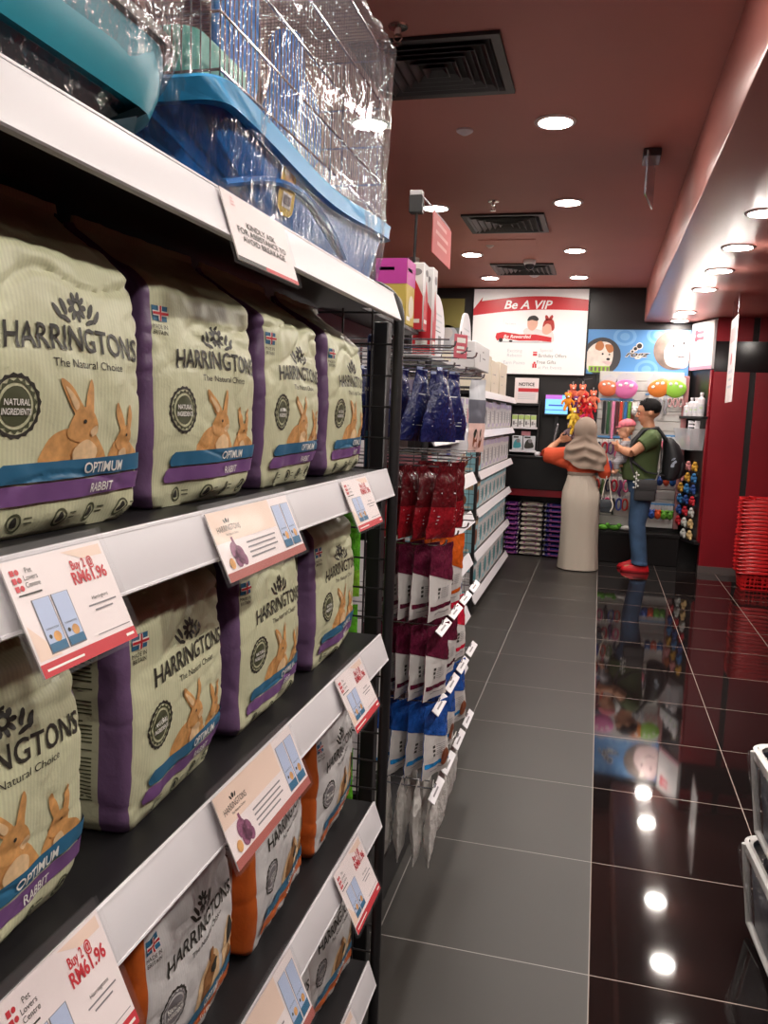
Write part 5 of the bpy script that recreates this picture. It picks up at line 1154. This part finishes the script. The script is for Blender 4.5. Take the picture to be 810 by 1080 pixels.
# ================================================================ PEOPLE
def fuse(mb, voxel=.007, it=4):
    """one continuous skin over all the pieces of mb"""
    me = mb.mesh('fused', M_skin, False); o = D.objects.new('fused', me); COL.objects.link(o)
    m = o.modifiers.new('r', 'REMESH'); m.mode = 'VOXEL'; m.voxel_size = voxel; m.use_smooth_shade = True
    s = o.modifiers.new('s', 'SMOOTH'); s.iterations = it; s.factor = .5
    dg = bpy.context.evaluated_depsgraph_get(); r = D.meshes.new_from_object(o.evaluated_get(dg)); D.objects.remove(o); D.meshes.remove(me)
    r.materials.clear(); r.shade_smooth(); return r
def fused(name, mb, m, par, voxel=.007, it=4):
    me = fuse(mb, voxel, it); me.materials.append(m); me.name = name; return link(name, me, par)
def hand(b, wr, d, s, size=1.0, curl=.6):
    wr, d, s = Vector(wr), Vector(d).normalized(), Vector(s); s = (s - d * s.dot(d)).normalized(); n = d.cross(s)
    L = .088 * size
    for k, off in enumerate((.030, .010, -.010, -.029)):
        kn = wr + d * L + s * off * size
        b.tube([wr + s * off * .55 * size, wr + d * L * .5 + s * off * .85 * size, kn], [.014 * size, .014 * size, .0105 * size], 0, 8)
        l = (.074, .082, .076, .058)[k] * size; p = kn; a = 0; pts = [p]; 
        for fr, q in ((.45, .5), (.30, .9), (.25, .6)):
            a += curl * q; p = p + (d * math.cos(a) + n * math.sin(a)) * l * fr; pts.append(p)
        b.tube(pts, [.0098 * size, .009 * size, .008 * size, .0065 * size], 0, 8)
    t0 = wr + d * .025 * size + s * .028 * size; t1 = t0 + (d * .5 + s * .75 + n * .2).normalized() * .04 * size; t2 = t1 + (d * .85 + s * .25 + n * .35).normalized() * .036 * size
    b.tube([wr + d * .01 * size, t0, t1, t2], [.014 * size, .013 * size, .0105 * size, .008 * size], 0, 8)
def head(b, c, f, r, up=Vector((0, 0, 1))):
    """skull, jaw, nose, brow, lips and ears; f = facing direction"""
    c, f = Vector(c), Vector(f).normalized(); s = f.cross(up).normalized(); u = s.cross(f)
    Mh = Matrix((s.to_4d(), f.to_4d(), u.to_4d(), (0, 0, 0, 1))).transposed(); Mh[3] = (0, 0, 0, 1); Mh = Matrix.Translation(c) @ Mh
    b.ell((0, -.10 * r, .22 * r), (.76 * r, .98 * r, .86 * r), 0, Mh, 18, 12); b.ell((0, .18 * r, -.42 * r), (.56 * r, .66 * r, .66 * r), 0, Mh, 16, 10)
    b.ell((0, .52 * r, -.86 * r), (.26 * r, .24 * r, .20 * r), 0, Mh)
    b.tube([Mh @ Vector((0, .82 * r, .14 * r)), Mh @ Vector((0, 1.0 * r, -.16 * r)), Mh @ Vector((0, .98 * r, -.24 * r))], [.07 * r, .13 * r, .12 * r], 0, 8)
    for q in (-1, 1):
        b.ell((q * .13 * r, .90 * r, -.24 * r), (.09 * r, .10 * r, .07 * r), 0, Mh); b.ell((q * .30 * r, .74 * r, .16 * r), (.24 * r, .12 * r, .07 * r), 0, Mh)
        b.ell((q * .78 * r, -.06 * r, -.10 * r), (.08 * r, .17 * r, .25 * r), 0, Mh)
    b.ell((0, .80 * r, -.48 * r), (.24 * r, .12 * r, .055 * r), 0, Mh); b.ell((0, .78 * r, -.58 * r), (.20 * r, .12 * r, .06 * r), 0, Mh)
    return Mh
def eyes(par, Mh, r):
    e = MB()
    for q in (-1, 1): e.ell((q * .30 * r, .80 * r, .0), (.13 * r, .07 * r, .065 * r), 0, Mh); e.ell((q * .30 * r, .855 * r, .0), (.055 * r, .03 * r, .055 * r), 1, Mh); e.tube([Mh @ Vector((q * .12 * r, .86 * r, .20 * r)), Mh @ Vector((q * .32 * r, .88 * r, .25 * r)), Mh @ Vector((q * .50 * r, .72 * r, .20 * r))], .035 * r, 1, 6)
    e.tube([Mh @ Vector((-.22 * r, .84 * r, -.53 * r)), Mh @ Vector((0, .92 * r, -.52 * r)), Mh @ Vector((.22 * r, .84 * r, -.53 * r))], .02 * r, 2, 6)
    e.build('facial_features', [M_inkwhite, M_ink, mat('lip', (150, 84, 76), .5)], par)
# ---- woman, seen from behind
wo = thing('person', 'woman in taupe headscarf, orange top and long beige skirt seen from behind', 'person', (-.135, 8.56, 0))
M_skirt2 = mat('beige_skirt', (186, 174, 160), .85, bump=(160, .1)); M_scarf = mat('taupe_scarf', (146, 128, 114), .85, bump=(120, .12)); M_top = mat('orange_top', (206, 78, 44), .8, bump=(120, .1))
b = MB()
b.loft([(.80, 0, 0, .13, .10), (.92, 0, 0, .135, .10), (1.02, 0, 0, .105, .085), (1.12, 0, .0, .12, .085), (1.20, 0, -.005, .115, .07), (1.25, 0, 0, .05, .05), (1.36, 0, .005, .045, .05)])
for q in (-1, 1):
    b.tube([(q * .08, 0, .84), (q * .085, .01, .45), (q * .085, -.01, .09)], [.085, .055, .036], 0, 12); b.ell((q * .085, .05, .035), (.038, .11, .032))
b.tube([(-.10, 0, 1.195), (-.165, 0, 1.185), (-.385, .10, 1.155)], [.045, .045, .036], 0, 12); b.tube([(-.385, .10, 1.155), (-.33, .20, 1.225), (-.27, .29, 1.285)], [.038, .034, .025], 0, 12)
hand(b, (-.27, .29, 1.285), (.75, .5, .22), (.1, .3, 1), .98, .5)
b.tube([(.10, 0, 1.195), (.160, 0, 1.18), (.215, -.01, .97)], [.045, .044, .036], 0, 12); b.tube([(.215, -.01, .97), (.210, .10, 1.00), (.20, .22, 1.04)], [.037, .033, .024], 0, 12)
hand(b, (.20, .22, 1.04), (-.3, .9, .2), (-.6, 0, .8), .95, .9)
Mh = head(b, (-.005, .02, 1.405), (-.15, 1, -.06), .098)
fused('body', b, M_skin, wo, .006, 3); eyes(wo, Mh, .098)
fold = lambda a, z: 1 + (.020 * math.sin(5 * a + 3 * z) + .010 * math.sin(11 * a + 1)) * (1 - clamp(z / .98)) ** .7 + .012 * math.sin(26 * a) * sstep(.6, .95, z)
b = MB(); b.loft([(.012, .0, .0, .205, .185), (.05, .0, .0, .202, .18), (.25, -.003, .0, .190, .165), (.48, -.006, -.008, .186, .158), (.66, -.01, -.02, .190, .166), (.79, -.012, -.02, .182, .158), (.90, -.015, -.005, .146, .122), (.965, -.018, .0, .130, .112)], 0, 96, None, fold); b.build('skirt', M_skirt2, wo)
b = MB(); b.loft([(.955, -.018, 0, .134, .116), (.962, -.018, 0, .138, .119), (.988, -.018, 0, .137, .118), (.992, -.018, 0, .132, .114)], 0, 48); b.build('waistband', mat('taupe_band', (150, 134, 120), .8), wo)
b = MB()
for q in (-1, 1): b.ell((q * .085, .055, .030), (.045, .125, .030))
b.build('shoe', M_black, wo)
b = MB()
b.loft([(.985, -.015, 0, .145, .122), (1.03, -.01, 0, .150, .122), (1.10, -.005, 0, .152, .115), (1.18, 0, 0, .150, .095), (1.225, 0, 0, .11, .075), (1.25, 0, 0, .06, .06)], 0, 32)
b.tube([(-.08, 0, 1.165), (-.17, .01, 1.165), (-.30, .07, 1.13), (-.385, .10, 1.14)], [.065, .07, .088, .078], 0, 16); b.tube([(-.07, .0, 1.07), (-.20, .03, 1.085), (-.32, .07, 1.10)], [.08, .07, .05], 0, 14)
b.tube([(-.375, .10, 1.14), (-.355, .14, 1.175)], [.07, .055], 0, 14)
b.tube([(.09, 0, 1.165), (.160, 0, 1.14), (.205, -.005, 1.00), (.208, .02, .96)], [.065, .068, .064, .058], 0, 16)
fused('blouse', b, M_top, wo, .008, 4)
b = MB()
def scarf(u, v):
    a = 2 * PI * u; c, s = math.cos(a), math.sin(a)
    if v < .42:                                       # over the head
        q = v / .42 * PI * .62; r = math.sin(q); z = 1.412 + .128 * math.cos(q) * (1 if q < PI / 2 else 1.25)
        rx, ry, cx, cy = .114 * r, .118 * r, -.004, -.012
    else:                                             # falling over shoulders and back
        t_ = (v - .42) / .58; back = .5 - .5 * s
        zb = 1.075 - .045 * back + .07 * sstep(.2, .9, -c) - .03 * sstep(.2, .9, c)
        z0_ = 1.412 + .128 * 1.25 * math.cos(.62 * PI); z = z0_ + (zb - z0_) * t_; k = sstep(.05, .62, t_)
        r0 = math.sin(.62 * PI); rx = .114 * r0 + (.212 - .114 * r0) * k; ry = .118 * r0 + (.162 - .118 * r0) * k; cx, cy = .012 * t_, -.012
    f = 1 + .035 * math.sin(5 * a + 34 * z + 3 * abs(c)) * sstep(.25, .6, v) + .022 * math.sin(9 * a - 40 * z) * sstep(.3, .7, v)
    sag = -.022 * max(0, -s) * math.sin(PI * clamp((v - .4) / .6)) * math.cos(60 * z + 4 * abs(c))
    return (cx + rx * c * f, cy + ry * s * f + sag, z)
b.grid(scarf, 96, 60, cu=True); b.build('headscarf', M_scarf, wo, ang=180)
# handbag on the woman's arm
hb = thing('handbag', 'small dark slate handbag with pale chain hanging at the right of the beige skirt', 'handbag', (.105, 8.50, .60))
b = MB(); b.box(-.055, .055, -.035, .035, 0, .13, bev=.016, seg=3); b.build('bag_body', mat('slate_leather', (52, 56, 62), .4, bump=(80, .1)), hb)
b = MB(); b.box(-.056, .056, -.040, -.030, .05, .132, bev=.006, seg=2); b.build('flap', mat('slate_flap', (64, 68, 74), .4), hb)
b = MB(); b.tube([(-.045, 0, .125), (-.03, 0, .25), (.005, .04, .45), (.005, .09, .41), (.03, .03, .25), (.05, -.02, .125)], .005, 0, 6)
for k in range(10): b.ell((.048 + .018 * math.sin(PI * k / 9), -.042, .13 - .012 * k), .008)
b.build('chain_strap', mat('pale_chain', (214, 204, 190), .35), hb)
# ---- man facing left with a baby on his arm
ma = thing('person', 'man in green shirt, blue jeans and red shoes holding a baby', 'person', (.45, 8.74, 0))
M_tee = mat('green_shirt', (74, 90, 52), .85, bump=(120, .1)); M_jean = mat('blue_jeans', (58, 84, 116), .85, var=(7, .28), bump=(200, .1)); M_shoe = mat('red_shoes', (206, 24, 36), .5); M_hairb = mat('black_hair', (20, 17, 17), .85, bump=(140, .6), spec=.2)
b = MB()
b.loft([(.82, 0, 0, .13, .15), (.95, -.02, 0, .14, .155), (1.08, -.035, 0, .155, .16), (1.22, -.01, 0, .14, .17), (1.36, .03, 0, .11, .17), (1.43, .03, 0, .06, .07), (1.52, .01, 0, .058, .06)])
for q in (-1, 1): b.tube([(.0, q * .09, .88), (-.025, q * .095, .48), (.04, q * .09, .08)], [.095, .06, .042], 0, 12); b.ell((-.02, q * .09, .04), (.12, .042, .035))
b.tube([(.05, -.14, 1.37), (.05, -.19, 1.35), (-.13, -.235, 1.205)], [.06, .062, .048], 0, 12); b.tube([(-.13, -.235, 1.205), (-.19, -.19, 1.215), (-.245, -.14, 1.235)], [.048, .044, .030], 0, 12)
hand(b, (-.245, -.14, 1.235), (-.45, .75, .12), (-.2, -.2, 1), 1.02, .7)
b.tube([(.05, .14, 1.37), (.05, .19, 1.35), (-.02, .225, 1.10)], [.06, .06, .046], 0, 12); b.tube([(-.02, .225, 1.10), (-.11, .13, 1.085), (-.185, .02, 1.08)], [.046, .042, .030], 0, 12)
hand(b, (-.185, .02, 1.08), (-.35, -.9, .05), (-.3, .1, 1), 1.02, .6)
Mh = head(b, (.005, 0, 1.605), (-1, -.12, -.18), .116)
fused('body', b, M_skin, ma, .006, 3); eyes(ma, Mh, .116)
b = MB(); r = .116
b.ell((0, -.18 * r, .36 * r), (.84 * r, .98 * r, .84 * r), 0, Mh, 22, 14)
for k in range(46):
    a = rnd.uniform(0, 2 * PI); q = rnd.uniform(0, .9); x, y = .66 * r * q * math.cos(a), .72 * r * q * math.sin(a) - .1 * r
    b.tube([Mh @ Vector((x, y, .9 * r)), Mh @ Vector((x * 1.08, y * 1.05 + .05 * r, (1.28 - .28 * q) * r))], [.075 * r, .02 * r], 0, 5)
b.v = [p for p in b.v]; inv = Mh.inverted(); nv = []
for p in b.v:
    l = inv @ Vector(p); lim = .42 * r + .75 * max(0, -l.y + .35 * r) * 0
    if l.y > .45 * r and l.z < .62 * r: l.y = .45 * r
    if abs(l.x) > .3 * r and l.z < .0 and l.y > -.2 * r: l.x *= .80
    if l.z < -.38 * r: l.z = -.38 * r; l.x *= .9
    nv.append(tuple(Mh @ l))
b.v = nv; b.build('hair', M_hairb, ma)
b = MB()
b.loft([(.925, -.03, 0, .168, .165), (.96, -.035, 0, .172, .17), (1.06, -.045, 0, .178, .175), (1.2, -.015, 0, .158, .185), (1.33, .022, 0, .135, .19), (1.40, .035, 0, .105, .165), (1.455, .03, 0, .068, .078)], 0, 32)
b.tube([(.05, -.12, 1.365), (.045, -.19, 1.34), (-.045, -.222, 1.275)], [.085, .088, .075], 0, 14); b.tube([(.05, .12, 1.365), (.045, .19, 1.34), (.015, .215, 1.22)], [.085, .085, .075], 0, 14)
fused('shirt', b, M_tee, ma, .008, 4)
b = MB()
b.loft([(.80, .005, 0, .135, .165), (.90, -.005, 0, .148, .168), (.955, -.015, 0, .150, .165)], 0, 32)
for q in (-1, 1): b.tube([(.0, q * .085, .86), (-.01, q * .09, .68), (-.028, q * .095, .48), (.0, q * .092, .28), (.025, q * .09, .095)], [.112, .098, .082, .080, .074], 0, 16); b.tube([(.022, q * .09, .10), (.02, q * .09, .075)], [.082, .084], 0, 16)
fused('jeans', b, M_jean, ma, .008, 3)
for q in (-1, 1):
    b = MB(); dx = -.02 if q < 0 else -.05
    b.loft([(.0, dx, q * .09, .135, .048), (.018, dx, q * .09, .140, .050), (.045, dx + .005, q * .09, .130, .046), (.07, dx + .035, q * .09, .09, .044), (.095, dx + .055, q * .09, .062, .042)], 0, 24); s_ = b.build('shoe', M_shoe, ma)
    b = MB(); b.loft([(.0, dx, q * .09, .138, .051), (.016, dx, q * .09, .144, .053)], 0, 24); b.build('sole', mat('dark_red_sole', (150, 20, 30), .6), s_)
# backpack
bp = thing('backpack', 'black backpack on the back of the man in green', 'backpack', (.45, 8.74, 0))
M_nylon = mat('black_nylon', (28, 28, 32), .6, bump=(150, .15))
b = MB(); b.loft([(.94, .245, .0, .06, .10), (.96, .255, 0, .085, .13), (1.06, .275, 0, .105, .155), (1.18, .275, 0, .10, .155), (1.29, .245, 0, .078, .14), (1.35, .215, 0, .05, .11), (1.365, .205, 0, .03, .08)], 0, 36); b.build('main_pack', M_nylon, bp)
b = MB(); b.loft([(.965, .325, 0, .03, .09), (1.0, .345, 0, .045, .11), (1.10, .355, 0, .045, .11), (1.17, .34, 0, .03, .09)], 0, 24); b.build('front_pocket', M_nylon, bp)
for q in (-1, 1):
    b = MB(); b.tube([(.20, q * .10, 1.33), (.10, q * .115, 1.455), (-.03, q * .12, 1.425), (-.135, q * .135, 1.28), (-.12, q * .185, 1.12), (.02, q * .20, 1.02), (.19, q * .13, .99)], [.016, .018, .020, .020, .015, .010, .008], 0, 8); b.build('shoulder_strap', M_nylon, bp)
P = Print(b := MB(), lambda u, v, o: (.275 + u, -.156 - o + abs(u) * .25, 1.08 + v), None, .0015); P.blob([(-.03, .0), (-.02, .035), (.01, .065), (.025, .05), (.005, .03), (.0, 0)], 0); P.blob([(-.028, .062), (-.012, .085), (.01, .09), (0, .072)], 0); b.build('emblem', mat('emblem_grey', (150, 160, 176), .5), bp)
b = MB(); b.tube([(.19, -.03, 1.36), (.17, -.02, 1.39), (.17, .02, 1.39), (.19, .03, 1.36)], .007); b.build('grab_loop', M_nylon, bp)
# crossbody bag
cb = thing('shoulder_bag', 'dark grey crossbody bag with white charm hanging at the hip of the man', 'bag', (.45, 8.74, 0))
M_gleather = mat('grey_leather', (52, 50, 52), .55, bump=(120, .15))
b = MB(); b.box(-.085, .12, -.245, -.195, .735, .945, bev=.018, seg=3); b.build('bag_body', M_gleather, cb)
b = MB(); b.box(-.087, .122, -.250, -.238, .84, .95, bev=.006, seg=2); b.build('flap', M_gleather, cb)
b = MB(); b.tube([(-.07, -.22, .94), (-.12, -.205, 1.05), (-.155, -.13, 1.18), (-.13, .0, 1.32), (-.02, .11, 1.445), (.06, .12, 1.44), (.16, .05, 1.25), (.16, -.1, 1.06), (.11, -.215, .94)], .009, 0, 6); b.build('strap', M_gleather, cb)
b = MB()
for k in range(9): b.ell((-.075 + .022 * math.sin(k * 2.1), -.262 - .004 * (k % 2), 1.01 - .018 * k), (.010, .008, .010))
b.tube([(-.075, -.255, 1.03), (-.075, -.258, .86)], .003); b.build('charm', mat('charm_white', (226, 226, 222), .4), cb)
# baby
ba = thing('person', 'baby in pink cap and pale grey clothes held by the man in green', 'person', (.45, 8.74, 0))
b = MB()
b.loft([(1.10, -.215, -.05, .055, .06), (1.15, -.212, -.05, .068, .07), (1.24, -.20, -.05, .062, .068), (1.315, -.19, -.05, .042, .055), (1.345, -.19, -.05, .028, .028)], 0, 20)
for q in (-1, 1):
    b.tube([(-.215, -.05 + q * .045, 1.13), (-.275, -.05 + q * .06, 1.09), (-.265, -.05 + q * .055, 1.005)], [.040, .034, .024], 0, 10); b.ell((-.285, -.05 + q * .055, .995), (.034, .018, .016))
    b.tube([(-.19, -.05 + q * .05, 1.30), (-.235, -.05 + q * .07, 1.25), (-.275, -.05 + q * .05, 1.275)], [.024, .021, .016], 0, 10)
hand(b, (-.275, -.10, 1.275), (-.8, .3, .3), (0, 0, 1), .42, .8); hand(b, (-.275, 0, 1.275), (-.8, -.3, .3), (0, 0, 1), .42, .8)
Mh = head(b, (-.200, -.06, 1.430), (-1, -.15, -.1), .084)
fused('body', b, mat('baby_skin', (220, 166, 136), .5), ba, .0045, 3); eyes(ba, Mh, .084)
b = MB()
b.loft([(1.095, -.217, -.05, .060, .065), (1.15, -.213, -.05, .074, .076), (1.24, -.20, -.05, .068, .074), (1.315, -.19, -.05, .046, .060)], 0, 20)
for q in (-1, 1):
    b.tube([(-.215, -.05 + q * .045, 1.13), (-.275, -.05 + q * .06, 1.09), (-.266, -.05 + q * .055, 1.03)], [.046, .040, .031], 0, 10); b.tube([(-.19, -.05 + q * .05, 1.295), (-.225, -.05 + q * .068, 1.255)], [.032, .028], 0, 10)
fused('romper', b, mat('pale_grey_cotton', (168, 166, 172), .85, stripes=(14, .25, 'Z')), ba, .006, 3)
b = MB(); r = .084
b.ell((0, -.16 * r, .50 * r), (.88 * r, 1.06 * r, .74 * r), 0, Mh, 20, 12); b.v = [tuple(Mh @ Vector((l.x, l.y, max(l.z, .34 * r)))) for l in [Mh.inverted() @ Vector(p) for p in b.v]]
b.grid(lambda u, v: Mh @ Vector((.72 * r * math.sin((u - .5) * 2.4), (.62 + .62 * v) * r * math.cos((u - .5) * 2.2), (.42 - .10 * v + .02 * math.sin(PI * u)) * r)), 14, 4)
b.grid(lambda u, v: Mh @ Vector((.72 * r * math.sin((u - .5) * 2.4), (.62 + .62 * v) * r * math.cos((u - .5) * 2.2), (.36 - .10 * v + .02 * math.sin(PI * u)) * r)), 14, 4)
b.build('cap', mat('pink_cap', (222, 120, 134), .8, stripes=(9, .2, 'X')), ba, ang=180)
# ================================================================ CAMERA AND OUTPUT
cd = D.cameras.new('camera'); cam = D.objects.new('camera', cd); COL.objects.link(cam)
yaw, pitch, roll = .250079, .120661, .036126
cy, sy, cp, sp, cr, sr = math.cos(yaw), math.sin(yaw), math.cos(pitch), math.sin(pitch), math.cos(roll), math.sin(roll)
fw = Vector((-sy * cp, cy * cp, -sp)); r0 = Vector((cy, sy, 0)); u0 = r0.cross(fw)
ri = r0 * cr + u0 * sr; up = u0 * cr - r0 * sr
cam.matrix_world = Matrix(((ri.x, up.x, -fw.x, 0), (ri.y, up.y, -fw.y, 0), (ri.z, up.z, -fw.z, CAMZ), (0, 0, 0, 1)))
cd.sensor_fit = 'VERTICAL'; cd.sensor_height = 36; cd.lens = 874.05 / 1080 * 36; cd.clip_start = .02
sc = bpy.context.scene; sc.camera = cam
w = D.worlds.new('world'); w.use_nodes = True; w.node_tree.nodes['Background'].inputs[0].default_value = (.02, .018, .018, 1); sc.world = w
sc.view_settings.view_transform = 'Standard'; sc.view_settings.look = 'None'; sc.view_settings.gamma = 1; sc.view_settings.use_curve_mapping = False
sc.view_settings.exposure = 0.0
sc.cycles.use_denoising = True; sc.cycles.max_bounces = 10; sc.cycles.transparent_max_bounces = 24; sc.cycles.glossy_bounces = 4; sc.cycles.caustics_reflective = False; sc.cycles.caustics_refractive = False
sc.cycles.sample_clamp_indirect = 6
